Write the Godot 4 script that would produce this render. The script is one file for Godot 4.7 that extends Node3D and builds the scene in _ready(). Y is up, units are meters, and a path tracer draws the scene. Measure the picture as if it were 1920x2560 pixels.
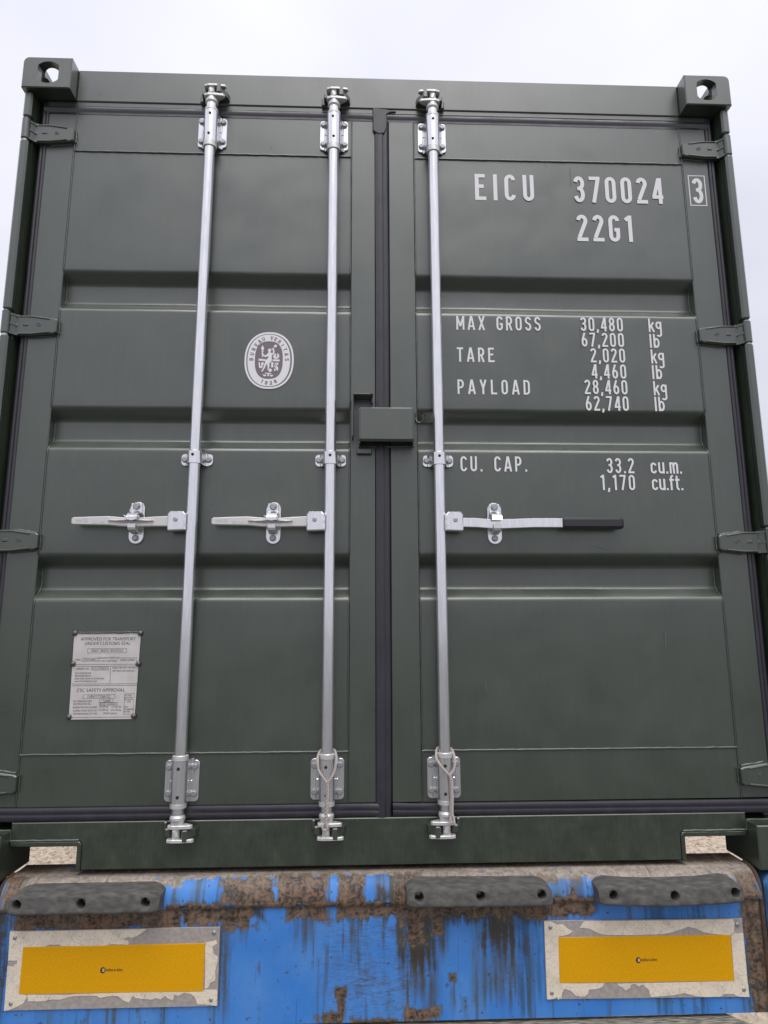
extends Node3D
# A green shipping container seen from behind its doors, standing on the worn blue rear beam of a trailer.
# Container frame: x right, y up from the underside of the corner castings, z towards the viewer (casting faces at z = 0).

const H0 := 1.05          # height of the container's underside above the ground
var M := {}
var rng := RandomNumberGenerator.new()
var noise_a := FastNoiseLite.new()

# ------------------------------------------------------------------ small mesh kit
func st_new() -> SurfaceTool:
	var st := SurfaceTool.new()
	st.begin(Mesh.PRIMITIVE_TRIANGLES)
	st.set_smooth_group(-1)
	return st

func done(st: SurfaceTool) -> ArrayMesh:
	st.generate_normals()
	return st.commit()

func mi(parent: Node, called: String, mesh: Mesh, mat: Material, at := Vector3.ZERO, rot := Vector3.ZERO) -> MeshInstance3D:
	var o := MeshInstance3D.new()
	o.name = called
	o.mesh = mesh
	o.material_override = mat
	o.position = at
	o.rotation = rot
	parent.add_child(o, true)
	return o

func group_node(parent: Node, called: String, at := Vector3.ZERO) -> Node3D:
	var o := Node3D.new()
	o.name = called
	o.position = at
	parent.add_child(o, true)
	return o

func face(st: SurfaceTool, pts: Array, out: Vector3, xf := Transform3D.IDENTITY) -> void:
	var p := []
	for v in pts:
		p.append(xf * v)
	var n: Vector3 = (p[1] - p[0]).cross(p[2] - p[0])
	if n.dot(xf.basis * out) > 0.0:
		p.reverse()
	for i in range(1, p.size() - 1):
		st.add_vertex(p[0])
		st.add_vertex(p[i])
		st.add_vertex(p[i + 1])

func cbox(st: SurfaceTool, a: Vector3, b: Vector3, c := 0.002, xf := Transform3D.IDENTITY) -> void:
	var mid := (a + b) * 0.5
	var h := (b - a).abs() * 0.5
	var e: float = min(c, min(h.x, min(h.y, h.z)) * 0.9)
	var pt := func(s: Vector3, axis: int) -> Vector3:
		var i := h - Vector3(e, e, e)
		i[axis] = h[axis]
		return mid + Vector3(s.x * i.x, s.y * i.y, s.z * i.z)
	for axis in 3:
		for s in [-1.0, 1.0]:
			var q := []
			for k in [[-1.0, -1.0], [1.0, -1.0], [1.0, 1.0], [-1.0, 1.0]]:
				var v := Vector3.ZERO
				v[axis] = s
				v[(axis + 1) % 3] = k[0]
				v[(axis + 2) % 3] = k[1]
				q.append(pt.call(v, axis))
			var o := Vector3.ZERO
			o[axis] = s
			face(st, q, o, xf)
	for axis in 3:
		var u := (axis + 1) % 3
		var w := (axis + 2) % 3
		for su in [-1.0, 1.0]:
			for sw in [-1.0, 1.0]:
				var v0 := Vector3.ZERO
				v0[axis] = -1.0
				v0[u] = su
				v0[w] = sw
				var v1 := v0
				v1[axis] = 1.0
				var o := Vector3.ZERO
				o[u] = su
				o[w] = sw
				face(st, [pt.call(v0, u), pt.call(v1, u), pt.call(v1, w), pt.call(v0, w)], o, xf)
	for sx in [-1.0, 1.0]:
		for sy in [-1.0, 1.0]:
			for sz in [-1.0, 1.0]:
				var s := Vector3(sx, sy, sz)
				face(st, [pt.call(s, 0), pt.call(s, 1), pt.call(s, 2)], s, xf)

func box_mesh(a: Vector3, b: Vector3, c := 0.002) -> ArrayMesh:
	var st := st_new()
	cbox(st, a, b, c)
	return done(st)

func ccw(p: PackedVector2Array) -> PackedVector2Array:
	var q := p.duplicate()
	if Geometry2D.is_polygon_clockwise(q):
		q.reverse()
	# Geometry2D counts with y downwards; make the signed area positive with y upwards
	var area := 0.0
	for i in q.size():
		area += q[i].cross(q[(i + 1) % q.size()])
	if area < 0.0:
		q.reverse()
	return q

func inset(p: PackedVector2Array, d: float) -> PackedVector2Array:
	var out := PackedVector2Array()
	var n := p.size()
	for i in n:
		var e0 := (p[i] - p[(i - 1 + n) % n]).normalized()
		var e1 := (p[(i + 1) % n] - p[i]).normalized()
		var n0 := Vector2(-e0.y, e0.x)
		var n1 := Vector2(-e1.y, e1.x)
		var m := n0 + n1
		var k: float = d / max(0.35, 1.0 + n0.dot(n1))
		out.append(p[i] + m * k)
	return out

# polygon in the xy plane of xf, from z0 (flat back) to z1 (front, with a bevel)
func prism(st: SurfaceTool, poly: PackedVector2Array, z0: float, z1: float, bev := 0.0, xf := Transform3D.IDENTITY, back := true, round_side := false) -> void:
	var p := ccw(poly)
	var n := p.size()
	var q := inset(p, bev) if bev > 0.0 else p
	var zz := z1 - bev
	for i in n:
		var j := (i + 1) % n
		var e := (p[j] - p[i]).normalized()
		var o := Vector3(e.y, -e.x, 0)
		if round_side:
			st.set_smooth_group(7)
		face(st, [Vector3(p[i].x, p[i].y, z0), Vector3(p[j].x, p[j].y, z0), Vector3(p[j].x, p[j].y, zz), Vector3(p[i].x, p[i].y, zz)], o, xf)
		if bev > 0.0:
			st.set_smooth_group(8 if round_side else -1)
			face(st, [Vector3(p[i].x, p[i].y, zz), Vector3(p[j].x, p[j].y, zz), Vector3(q[j].x, q[j].y, z1), Vector3(q[i].x, q[i].y, z1)], o + Vector3(0, 0, 1), xf)
	st.set_smooth_group(-1)
	var ids := Geometry2D.triangulate_polygon(q)
	for k in range(0, ids.size(), 3):
		face(st, [Vector3(q[ids[k]].x, q[ids[k]].y, z1), Vector3(q[ids[k + 1]].x, q[ids[k + 1]].y, z1), Vector3(q[ids[k + 2]].x, q[ids[k + 2]].y, z1)], Vector3(0, 0, 1), xf)
	if back:
		ids = Geometry2D.triangulate_polygon(p)
		for k in range(0, ids.size(), 3):
			face(st, [Vector3(p[ids[k]].x, p[ids[k]].y, z0), Vector3(p[ids[k + 1]].x, p[ids[k + 1]].y, z0), Vector3(p[ids[k + 2]].x, p[ids[k + 2]].y, z0)], Vector3(0, 0, -1), xf)

# rounded rectangle outline
func rrect(x0: float, y0: float, x1: float, y1: float, r: float, n := 4) -> PackedVector2Array:
	var p := PackedVector2Array()
	var c := [Vector2(x1 - r, y1 - r), Vector2(x0 + r, y1 - r), Vector2(x0 + r, y0 + r), Vector2(x1 - r, y0 + r)]
	for k in 4:
		for i in n + 1:
			var a := (k + float(i) / n) * PI * 0.5
			p.append(c[k] + Vector2(cos(a), sin(a)) * r)
	return p

func ellipse(cx: float, cy: float, rx: float, ry: float, n := 28, sq := 2.0) -> PackedVector2Array:
	var p := PackedVector2Array()
	for i in n:
		var a := TAU * i / n
		var c := cos(a)
		var s := sin(a)
		p.append(Vector2(cx + rx * sign(c) * pow(abs(c), 2.0 / sq), cy + ry * sign(s) * pow(abs(s), 2.0 / sq)))
	return p

# turned shape round the local y axis; each profile step gets its own smooth group
func lathe(st: SurfaceTool, prof: Array, n := 20, xf := Transform3D.IDENTITY, one_group := false) -> void:
	for k in prof.size() - 1:
		var a: Vector2 = prof[k]
		var b: Vector2 = prof[k + 1]
		st.set_smooth_group(20 if one_group else 20 + k)
		for i in n:
			var t0 := TAU * i / n
			var t1 := TAU * ((i + 1) % n) / n
			var d0 := Vector3(cos(t0), 0, sin(t0))
			var d1 := Vector3(cos(t1), 0, sin(t1))
			var slope := Vector2(b.y - a.y, a.x - b.x)
			var o := (d0 + d1) * 0.5 * slope.x + Vector3(0, slope.y, 0)
			if b.y < a.y:
				o = (d0 + d1) * 0.5 * (a.y - b.y) + Vector3(0, b.x - a.x, 0)
			var q := []
			q.append(d0 * a.x + Vector3(0, a.y, 0))
			if a.x > 1e-6:
				q.append(d1 * a.x + Vector3(0, a.y, 0))
			if b.x > 1e-6:
				q.append(d1 * b.x + Vector3(0, b.y, 0))
			q.append(d0 * b.x + Vector3(0, b.y, 0))
			if q.size() >= 3:
				face(st, q, o, xf)
	st.set_smooth_group(-1)

func tube(st: SurfaceTool, pts: Array, radius, n := 8, caps := true) -> void:
	var m := pts.size()
	var up := Vector3(0.13, 0.31, 0.94)
	var rings := []
	for i in m:
		var t: Vector3 = (pts[min(i + 1, m - 1)] - pts[max(i - 1, 0)]).normalized()
		up = (up - t * up.dot(t)).normalized()
		var s := t.cross(up)
		var r: float = radius[i] if radius is Array else radius
		var ring := []
		for k in n:
			var a := TAU * k / n
			ring.append(pts[i] + (up * cos(a) + s * sin(a)) * r)
		rings.append(ring)
	st.set_smooth_group(3)
	for i in m - 1:
		for k in n:
			var k2 := (k + 1) % n
			var o: Vector3 = (rings[i][k] + rings[i][k2]) * 0.5 - pts[i]
			face(st, [rings[i][k], rings[i][k2], rings[i + 1][k2], rings[i + 1][k]], o)
	st.set_smooth_group(-1)
	if caps:
		face(st, rings[0], pts[0] - pts[1])
		face(st, rings[m - 1], pts[m - 1] - pts[m - 2])

# a smooth grid; f(i / nx, j / ny) gives a point, uv is (u, v)
func sheet(nx: int, ny: int, f: Callable, out: Vector3) -> ArrayMesh:
	var st := SurfaceTool.new()
	st.begin(Mesh.PRIMITIVE_TRIANGLES)
	st.set_smooth_group(1)
	var pts := []
	for j in ny + 1:
		for i in nx + 1:
			pts.append(f.call(float(i) / nx, float(j) / ny))
	for j in ny:
		for i in nx:
			var ids := [j * (nx + 1) + i, j * (nx + 1) + i + 1, (j + 1) * (nx + 1) + i + 1, (j + 1) * (nx + 1) + i]
			var n: Vector3 = (pts[ids[1]] - pts[ids[0]]).cross(pts[ids[3]] - pts[ids[0]])
			var order := [0, 1, 2, 0, 2, 3] if n.dot(out) < 0.0 else [0, 2, 1, 0, 3, 2]
			for k in order:
				var id: int = ids[k]
				st.set_uv(Vector2(float(id % (nx + 1)) / nx, float(id / (nx + 1)) / ny))
				st.add_vertex(pts[id])
	st.generate_normals()
	return st.commit()

# ------------------------------------------------------------------ textures and materials
func seamless(sz: int, freq: float, seed_: int, oct := 4) -> PackedByteArray:
	var n := FastNoiseLite.new()
	n.seed = seed_
	n.noise_type = FastNoiseLite.TYPE_SIMPLEX_SMOOTH
	n.frequency = freq
	n.fractal_octaves = oct
	var im := n.get_seamless_image(sz, sz)
	im.convert(Image.FORMAT_L8)
	return im.get_data()

func tex_two(sz: int, d: PackedByteArray, c0: Color, c1: Color, power := 1.0) -> ImageTexture:
	var out := PackedByteArray()
	out.resize(sz * sz * 3)
	for i in sz * sz:
		var t: float = pow(d[i] / 255.0, power)
		out[i * 3] = int(255.0 * lerpf(c0.r, c1.r, t))
		out[i * 3 + 1] = int(255.0 * lerpf(c0.g, c1.g, t))
		out[i * 3 + 2] = int(255.0 * lerpf(c0.b, c1.b, t))
	return ImageTexture.create_from_image(Image.create_from_data(sz, sz, false, Image.FORMAT_RGB8, out))

func lin(r: float, g: float, b: float) -> Color:
	return Color(r, g, b).linear_to_srgb()

func mat(c: Color, rough: float, metal := 0.0, spec := 0.5) -> StandardMaterial3D:
	var m := StandardMaterial3D.new()
	m.albedo_color = c
	m.roughness = rough
	m.metallic = metal
	m.metallic_specular = spec
	return m

func tri_tex(m: StandardMaterial3D, albedo: Texture2D, per_m: Vector3, rough_tex: Texture2D = null, height: Texture2D = null, hscale := 0.0) -> void:
	m.uv1_triplanar = true
	m.uv1_world_triplanar = true
	m.uv1_triplanar_sharpness = 8.0
	m.uv1_scale = per_m
	m.albedo_texture = albedo
	if rough_tex:
		m.roughness_texture = rough_tex
	if height:
		m.heightmap_enabled = true
		m.heightmap_texture = height
		m.heightmap_scale = hscale

func make_materials() -> void:
	var fine := seamless(512, 0.03, 11, 5)
	var coarse := seamless(512, 0.008, 12, 5)
	var grain := seamless(512, 0.12, 13, 3)
	# paint: dark olive green, gloss; streaks and dust specks are woven into the albedo
	var streak := PackedByteArray()
	streak.resize(512 * 512)
	var sn := FastNoiseLite.new()
	sn.seed = 5
	sn.noise_type = FastNoiseLite.TYPE_SIMPLEX_SMOOTH
	sn.frequency = 1.0
	for y in 512:
		for x in 512:
			var a := TAU * x / 512.0
			var v := sn.get_noise_3d(cos(a) * 14.0, sin(a) * 14.0, y * 0.012) * 0.6 + (fine[y * 512 + x] / 255.0 - 0.5) * 0.5 + (coarse[y * 512 + x] / 255.0 - 0.5) * 0.5
			if grain[y * 512 + x] > 246:
				v += 0.35
			streak[y * 512 + x] = int(clampf(v * 0.5 + 0.5, 0.0, 1.0) * 255.0)
	var rough_img := tex_two(512, coarse, Color(0.5, 0.5, 0.5), Color(1, 1, 1))
	var paint_tex := tex_two(512, streak, lin(0.018, 0.030, 0.016), lin(0.041, 0.055, 0.032))
	var p := mat(Color.WHITE, 0.5, 0.0, 0.707)
	tri_tex(p, paint_tex, Vector3(0.9, 0.9, 0.9), rough_img)
	p.clearcoat_enabled = true
	p.clearcoat = 1.0
	p.clearcoat_roughness = 0.36
	M.paint = p
	var sill_tex := tex_two(512, streak, lin(0.016, 0.027, 0.014), lin(0.072, 0.086, 0.056), 1.5)
	p = mat(Color.WHITE, 0.5, 0.0, 0.6)
	tri_tex(p, sill_tex, Vector3(2.2, 2.2, 2.2), rough_img)
	p.clearcoat_enabled = true
	p.clearcoat = 0.6
	p.clearcoat_roughness = 0.35
	M.sill = p
	# galvanised steel
	var zinc_tex := tex_two(512, fine, lin(0.76, 0.77, 0.79), lin(0.92, 0.92, 0.92))
	p = mat(Color.WHITE, 0.27, 0.9)
	tri_tex(p, zinc_tex, Vector3(7, 0.6, 7), rough_img)
	M.zinc = p
	p = mat(Color.WHITE, 0.62, 0.55)
	tri_tex(p, tex_two(512, grain, lin(0.60, 0.59, 0.57), lin(0.86, 0.85, 0.82)), Vector3(9, 9, 9), rough_img)
	M.cast = p
	p = mat(lin(0.42, 0.42, 0.43), 0.5, 0.7)
	M.bolt = p
	M.plug = mat(lin(0.012, 0.012, 0.014), 0.5)
	p = mat(Color.WHITE, 0.55, 0.0, 0.6)
	tri_tex(p, tex_two(512, streak, lin(0.016, 0.014, 0.020), lin(0.044, 0.040, 0.050)), Vector3(2, 2, 2), rough_img)
	M.gasket = p
	M.lettering = mat(lin(0.84, 0.83, 0.83), 0.45)
	M.emblem_white = mat(lin(0.86, 0.85, 0.86), 0.45)
	M.emblem_grey = mat(lin(0.20, 0.165, 0.175), 0.45)
	p = mat(Color.WHITE, 0.55)
	tri_tex(p, tex_two(512, coarse, lin(0.56, 0.53, 0.50), lin(0.68, 0.65, 0.62)), Vector3(4, 4, 4))
	M.plate = p
	M.ink = mat(lin(0.055, 0.05, 0.05), 0.6)
	p = mat(lin(0.030, 0.028, 0.032), 0.45)
	M.grip = p
	# rope
	p = mat(Color.WHITE, 0.9)
	tri_tex(p, tex_two(512, grain, lin(0.36, 0.31, 0.28), lin(0.74, 0.69, 0.64)), Vector3(16, 16, 16))
	M.rope = p
	# rubber bumper
	p = mat(Color.WHITE, 0.85)
	tri_tex(p, tex_two(512, fine, lin(0.058, 0.056, 0.052), lin(0.150, 0.143, 0.130), 1.0), Vector3(1.5, 2.6, 2.6), null, tex_two(512, grain, Color.BLACK, Color.WHITE), 0.05)
	M.rubber = p
	p = mat(Color.WHITE, 0.9)
	tri_tex(p, tex_two(512, fine, lin(0.32, 0.285, 0.255), lin(0.46, 0.415, 0.375)), Vector3(4, 4, 4))
	M.bare = p
	var cell := FastNoiseLite.new()
	cell.seed = 9
	cell.noise_type = FastNoiseLite.TYPE_CELLULAR
	cell.cellular_return_type = FastNoiseLite.RETURN_DISTANCE2_SUB
	cell.frequency = 0.03
	cell.domain_warp_enabled = true
	cell.domain_warp_amplitude = 22.0
	cell.domain_warp_frequency = 0.02
	var ci := cell.get_seamless_image(512, 512)
	ci.convert(Image.FORMAT_L8)
	var cd := ci.get_data()
	var crackle := PackedByteArray()
	crackle.resize(512 * 512)
	for i in 512 * 512:
		var v := 0.62 + 0.38 * smoothstep(0.02, 0.20, cd[i] / 255.0)
		v *= 0.9 + 0.1 * smoothstep(0.25, 0.6, coarse[i] / 255.0)
		crackle[i] = int(255.0 * clampf(v + (grain[i] / 255.0 - 0.5) * 0.12, 0.0, 1.0))
	p = mat(Color.WHITE, 0.8)
	tri_tex(p, tex_two(512, crackle, lin(0.16, 0.13, 0.10), lin(0.84, 0.74, 0.59)), Vector3(4, 4, 4), null, tex_two(512, fine, Color.BLACK, Color.WHITE), 0.03)
	M.cream = p
	p = mat(Color.WHITE, 0.55, 0.0, 0.3)
	tri_tex(p, tex_two(512, fine, lin(0.70, 0.335, 0.002), lin(0.86, 0.43, 0.004)), Vector3(11, 11, 11), null, tex_two(512, grain, Color.BLACK, Color.WHITE), 0.02)
	M.yellow = p
	p = mat(Color.WHITE, 0.9)
	tri_tex(p, tex_two(512, coarse, lin(0.05, 0.032, 0.02), lin(0.13, 0.075, 0.045)), Vector3(5, 5, 5))
	M.rust = p
	M.chassis = mat(lin(0.03, 0.05, 0.09), 0.7)
	M.tyre = mat(lin(0.02, 0.02, 0.02), 0.9)
	M.orange = mat(lin(0.35, 0.07, 0.02), 0.7)
	M.scratch = mat(lin(0.17, 0.19, 0.18), 0.6)
	M.mark = mat(lin(0.10, 0.035, 0.01), 0.6)
	p = mat(Color.WHITE, 0.85)
	tri_tex(p, tex_two(512, fine, lin(0.05, 0.045, 0.03), lin(0.50, 0.46, 0.37), 0.8), Vector3(1.4, 6, 9), null, tex_two(512, fine, Color.BLACK, Color.WHITE), 0.15)
	M.board = p
	p = mat(Color.WHITE, 0.6)
	tri_tex(p, tex_two(512, coarse, lin(0.03, 0.04, 0.05), lin(0.06, 0.23, 0.55), 0.8), Vector3(4, 4, 4))
	M.bluebox = p
	p = mat(Color.WHITE, 0.8)
	tri_tex(p, tex_two(512, grain, lin(0.085, 0.082, 0.078), lin(0.16, 0.152, 0.14)), Vector3(0.7, 0.7, 0.7))
	M.added_asphalt = p
	# gravel ground
	p = mat(Color.WHITE, 0.95)
	tri_tex(p, tex_two(512, fine, lin(0.46, 0.37, 0.27), lin(0.70, 0.59, 0.46)), Vector3(0.8, 0.8, 0.8), null, tex_two(512, fine, Color.BLACK, Color.WHITE), 2.0)
	M.gravel = p

# ------------------------------------------------------------------ painted lettering
func pl(items: Array) -> Array:
	var out := []
	for it in items:
		if it is Vector2:
			out.append(it)
		else:
			var k := 12
			for i in k + 1:
				var a := deg_to_rad(lerpf(it[4], it[5], float(i) / k))
				var v := Vector2(it[0] + it[2] * cos(a), it[1] + it[3] * sin(a))
				if out.is_empty() or out[-1].distance_to(v) > 1e-5:
					out.append(v)
	return out

# [advance width, list of centre lines] for a letter one unit high
func glyph(ch: String, w: float, t: float) -> Array:
	var l := t * 0.5
	var r := w - t * 0.5
	var b := t * 0.5
	var T := 1.0 - t * 0.5
	var m := w * 0.5
	var rx := (w - t) * 0.5
	var ry := rx * 1.3
	var s := []
	var aw := w
	match ch:
		"0", "O", "Q":
			s = [pl([[m, T - ry, rx, ry, 0, 180], [m, b + ry, rx, ry, 180, 360], Vector2(r, T - ry)])]
		"1":
			aw = w * 0.72
			s = [pl([Vector2(w * 0.5, 0), Vector2(w * 0.5, 1)]), pl([Vector2(w * 0.5, T - 0.01), Vector2(w * 0.34, T - 0.03), Vector2(w * 0.08, T - 0.11)])]
		"2":
			s = [pl([[m, T - ry, rx, ry, 172, -30], Vector2(l + 0.01, t)]), pl([Vector2(0, b), Vector2(w, b)])]
		"3":
			s = [pl([[m, (T + 0.53) * 0.5, rx, (T - 0.53) * 0.5, 165, -90]]), pl([Vector2(m * 0.7, 0.53), [m, (0.53 + b) * 0.5, rx, (0.53 - b) * 0.5, 90, -165]])]
		"4":
			s = [pl([Vector2(w * 0.74, 0), Vector2(w * 0.74, 1)]), pl([Vector2(w * 0.66, 0.97), Vector2(l * 0.9, 0.27)]), pl([Vector2(0, 0.26), Vector2(w, 0.26)])]
		"5":
			s = [pl([Vector2(w * 0.95, T), Vector2(l, T), Vector2(l, 0.52), [m, b + 0.24, rx, 0.24, 110, -165]])]
		"6":
			s = [pl([[m, b + 0.25, rx, 0.25, 0, 360]]), pl([Vector2(l, b + 0.25), Vector2(l + 0.01, 0.5), Vector2(m * 1.15, 0.99)])]
		"7":
			s = [pl([Vector2(0, T), Vector2(w, T)]), pl([Vector2(r, T - 0.02), Vector2(w * 0.36, 0)])]
		"8":
			s = [pl([[m, (T + 0.53) * 0.5, rx * 0.93, (T - 0.53) * 0.5, 0, 360]]), pl([[m, (0.53 + b) * 0.5, rx, (0.53 - b) * 0.5, 0, 360]])]
		"A":
			aw = w * 1.15
			s = [pl([Vector2(l * 0.8, 0), Vector2(aw * 0.47, 1)]), pl([Vector2(aw - l * 0.8, 0), Vector2(aw * 0.53, 1)]), pl([Vector2(aw * 0.22, 0.26), Vector2(aw * 0.78, 0.26)])]
		"B":
			s = [pl([Vector2(l, 0), Vector2(l, 1)]), pl([Vector2(l, T), Vector2(m, T), [m, (T + 0.53) * 0.5, rx * 0.9, (T - 0.53) * 0.5, 90, -90], Vector2(l, 0.53)]), pl([Vector2(m, 0.53), [m, (0.53 + b) * 0.5, rx, (0.53 - b) * 0.5, 90, -90], Vector2(l, b)])]
		"C":
			s = [pl([[m, T - ry, rx, ry, 5, 180], [m, b + ry, rx, ry, 180, 355]])]
		"D":
			s = [pl([Vector2(l, 0), Vector2(l, 1)]), pl([Vector2(l, T), Vector2(m * 0.9, T), [m * 0.9, T - ry, r - m * 0.9, ry, 90, 0], [m * 0.9, b + ry, r - m * 0.9, ry, 0, -90], Vector2(l, b)])]
		"E":
			s = [pl([Vector2(l, 0), Vector2(l, 1)]), pl([Vector2(l, T), Vector2(w * 0.92, T)]), pl([Vector2(l, 0.53), Vector2(w * 0.8, 0.53)]), pl([Vector2(l, b), Vector2(w, b)])]
		"G":
			s = [pl([[m, T - ry, rx, ry, 5, 180], [m, b + ry, rx, ry, 180, 360], Vector2(r, 0.46)]), pl([Vector2(m, 0.45), Vector2(w, 0.45)])]
		"I":
			aw = t
			s = [pl([Vector2(l, 0), Vector2(l, 1)])]
		"L":
			s = [pl([Vector2(l, 0), Vector2(l, 1)]), pl([Vector2(l, b), Vector2(w * 0.95, b)])]
		"M":
			aw = w * 1.3
			s = [pl([Vector2(l, 0), Vector2(l, 1)]), pl([Vector2(aw - l, 0), Vector2(aw - l, 1)]), pl([Vector2(l, 0.97), Vector2(aw * 0.5, 0.25)]), pl([Vector2(aw - l, 0.97), Vector2(aw * 0.5, 0.25)])]
		"P":
			s = [pl([Vector2(l, 0), Vector2(l, 1)]), pl([Vector2(l, T), Vector2(m, T), [m, (T + 0.45) * 0.5, rx, (T - 0.45) * 0.5, 90, -90], Vector2(l, 0.45)])]
		"R":
			s = [pl([Vector2(l, 0), Vector2(l, 1)]), pl([Vector2(l, T), Vector2(m, T), [m, (T + 0.47) * 0.5, rx, (T - 0.47) * 0.5, 90, -90], Vector2(l, 0.47)]), pl([Vector2(m, 0.47), Vector2(r + 0.01, 0)])]
		"S":
			s = [pl([[m, (T + 0.53) * 0.5, rx, (T - 0.53) * 0.5, 10, 250], [m, (0.5 + b) * 0.5, rx, (0.5 - b) * 0.5, 70, -170]])]
		"T":
			s = [pl([Vector2(0, T), Vector2(w, T)]), pl([Vector2(m, 0), Vector2(m, T)])]
		"U":
			s = [pl([Vector2(l, 1), [m, b + ry, rx, ry, 180, 360], Vector2(r, 1)])]
		"V":
			aw = w * 1.1
			s = [pl([Vector2(l * 0.8, 1), Vector2(aw * 0.47, 0)]), pl([Vector2(aw - l * 0.8, 1), Vector2(aw * 0.53, 0)])]
		"X":
			aw = w * 1.1
			s = [pl([Vector2(l, 0), Vector2(aw - l, 1)]), pl([Vector2(l, 1), Vector2(aw - l, 0)])]
		"Y":
			aw = w * 1.1
			s = [pl([Vector2(aw * 0.5, 0), Vector2(aw * 0.5, 0.45)]), pl([Vector2(l, 1), Vector2(aw * 0.5, 0.42)]), pl([Vector2(aw - l, 1), Vector2(aw * 0.5, 0.42)])]
		"k":
			s = [pl([Vector2(l, 0), Vector2(l, 1)]), pl([Vector2(l, 0.28), Vector2(r, 0.72)]), pl([Vector2(w * 0.45, 0.42), Vector2(r, 0)])]
		"g":
			s = [pl([[m, 0.5, rx, 0.22, 0, 360]]), pl([Vector2(r, 0.76), Vector2(r, -0.14), [m, -0.14, rx, 0.14, 0, -150]])]
		"l":
			aw = t
			s = [pl([Vector2(l, 0), Vector2(l, 1)])]
		"b":
			s = [pl([Vector2(l, 0), Vector2(l, 1)]), pl([[m, 0.36, rx, 0.36 - b, 0, 360]])]
		"c":
			s = [pl([[m, 0.66 - ry * 0.9, rx, ry * 0.9, 10, 180], [m, b + ry * 0.9, rx, ry * 0.9, 180, 350]])]
		"u":
			s = [pl([Vector2(l, 0.74), [m, b + ry * 0.9, rx, ry * 0.9, 180, 360], Vector2(r, 0.74)]), pl([Vector2(r, 0), Vector2(r, 0.3)])]
		"m":
			aw = w * 1.4
			s = [pl([Vector2(l, 0), Vector2(l, 0.74)]), pl([Vector2(l, 0.5), [aw * 0.28, 0.56, aw * 0.28 - l, 0.13, 180, 0], Vector2(aw * 0.5, 0)]), pl([Vector2(aw * 0.5, 0.5), [aw * 0.75 - l * 0.5, 0.56, aw * 0.25 - l * 0.5, 0.13, 180, 0], Vector2(aw - l, 0)])]
		"f":
			aw = w * 0.75
			s = [pl([Vector2(aw * 0.4, 0), Vector2(aw * 0.4, 0.8), [aw * 0.4 + 0.12, 0.8, 0.12, 0.14, 180, 80]]), pl([Vector2(0, 0.68), Vector2(aw, 0.68)])]
		"t":
			aw = w * 0.75
			s = [pl([Vector2(aw * 0.4, 0.95), Vector2(aw * 0.4, 0.2), [aw * 0.4 + 0.12, 0.2, 0.12, 0.14, 180, 280]]), pl([Vector2(0, 0.68), Vector2(aw, 0.68)])]
		".":
			aw = t * 1.05
			s = [pl([Vector2(aw * 0.5, 0), Vector2(aw * 0.5, t * 1.1)])]
		",":
			aw = t * 1.05
			s = [pl([Vector2(aw * 0.55, t * 1.1), Vector2(aw * 0.5, 0), Vector2(aw * 0.15, -0.12)])]
		" ":
			aw = w * 0.8
	return [aw, s]

func ribbon(st: SurfaceTool, pts: Array, half: float, z: float, xf: Transform2D) -> void:
	var n := pts.size()
	if n < 2:
		return
	var loop: bool = n > 3 and pts[0].distance_to(pts[n - 1]) < 1e-4
	var left := []
	var right := []
	for i in n:
		var d0: Vector2 = (pts[i] - pts[i - 1]).normalized() if i > 0 else Vector2.ZERO
		var d1: Vector2 = (pts[i + 1] - pts[i]).normalized() if i < n - 1 else Vector2.ZERO
		if loop and i == 0:
			d0 = (pts[0] - pts[n - 2]).normalized()
		if loop and i == n - 1:
			d1 = (pts[1] - pts[0]).normalized()
		if d0 == Vector2.ZERO:
			d0 = d1
		if d1 == Vector2.ZERO:
			d1 = d0
		var n0 := Vector2(-d0.y, d0.x)
		var n1 := Vector2(-d1.y, d1.x)
		var k: Vector2 = (n0 + n1) / max(0.6, 1.0 + n0.dot(n1))
		left.append(xf * (pts[i] + k * half))
		right.append(xf * (pts[i] - k * half))
	for i in n - 1:
		face(st, [Vector3(left[i].x, left[i].y, z), Vector3(right[i].x, right[i].y, z), Vector3(right[i + 1].x, right[i + 1].y, z), Vector3(left[i + 1].x, left[i + 1].y, z)], Vector3(0, 0, 1))

func line_width(text: String, w: float, t: float, gap: float) -> float:
	var x := 0.0
	for ch in text:
		x += glyph(ch, w, t)[0] + gap
	return x - gap

# a line of lettering from x0 to x1, standing on y, h high
func letters(parent: Node, text: String, x0: float, x1: float, y: float, h: float, z: float, w := 0.385, t := 0.135) -> void:
	var nat := line_width(text, w, t, 0.0)
	var gap: float = ((x1 - x0) / h - nat) / max(1, text.length() - 1)
	var st := st_new()
	var x := 0.0
	var k := 0
	for ch in text:
		var g := glyph(ch, w, t)
		if ch == " ":
			mi(parent, "lettering", done(st), M.lettering)
			st = st_new()
		for s in g[1]:
			k += 1
			ribbon(st, s, t * 0.5, z + (k % 4) * 0.00006, Transform2D(Vector2(h, 0), Vector2(0, h), Vector2(x0 + x * h, y)))
		x += g[0] + gap
	mi(parent, "lettering", done(st), M.lettering)

func flat(parent: Node, called: String, poly: PackedVector2Array, z: float, m: Material) -> MeshInstance3D:
	var st := st_new()
	prism(st, poly, z - 0.00025, z, 0.0)
	return mi(parent, called, done(st), m)

func frame_line(parent: Node, x0: float, y0: float, x1: float, y1: float, z: float, t := 0.0007) -> void:
	var st := st_new()
	ribbon(st, [Vector2(x0, y0), Vector2(x1, y0), Vector2(x1, y1), Vector2(x0, y1), Vector2(x0, y0)], t * 0.5, z, Transform2D.IDENTITY)
	mi(parent, "printed_frame", done(st), M.ink)

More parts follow.
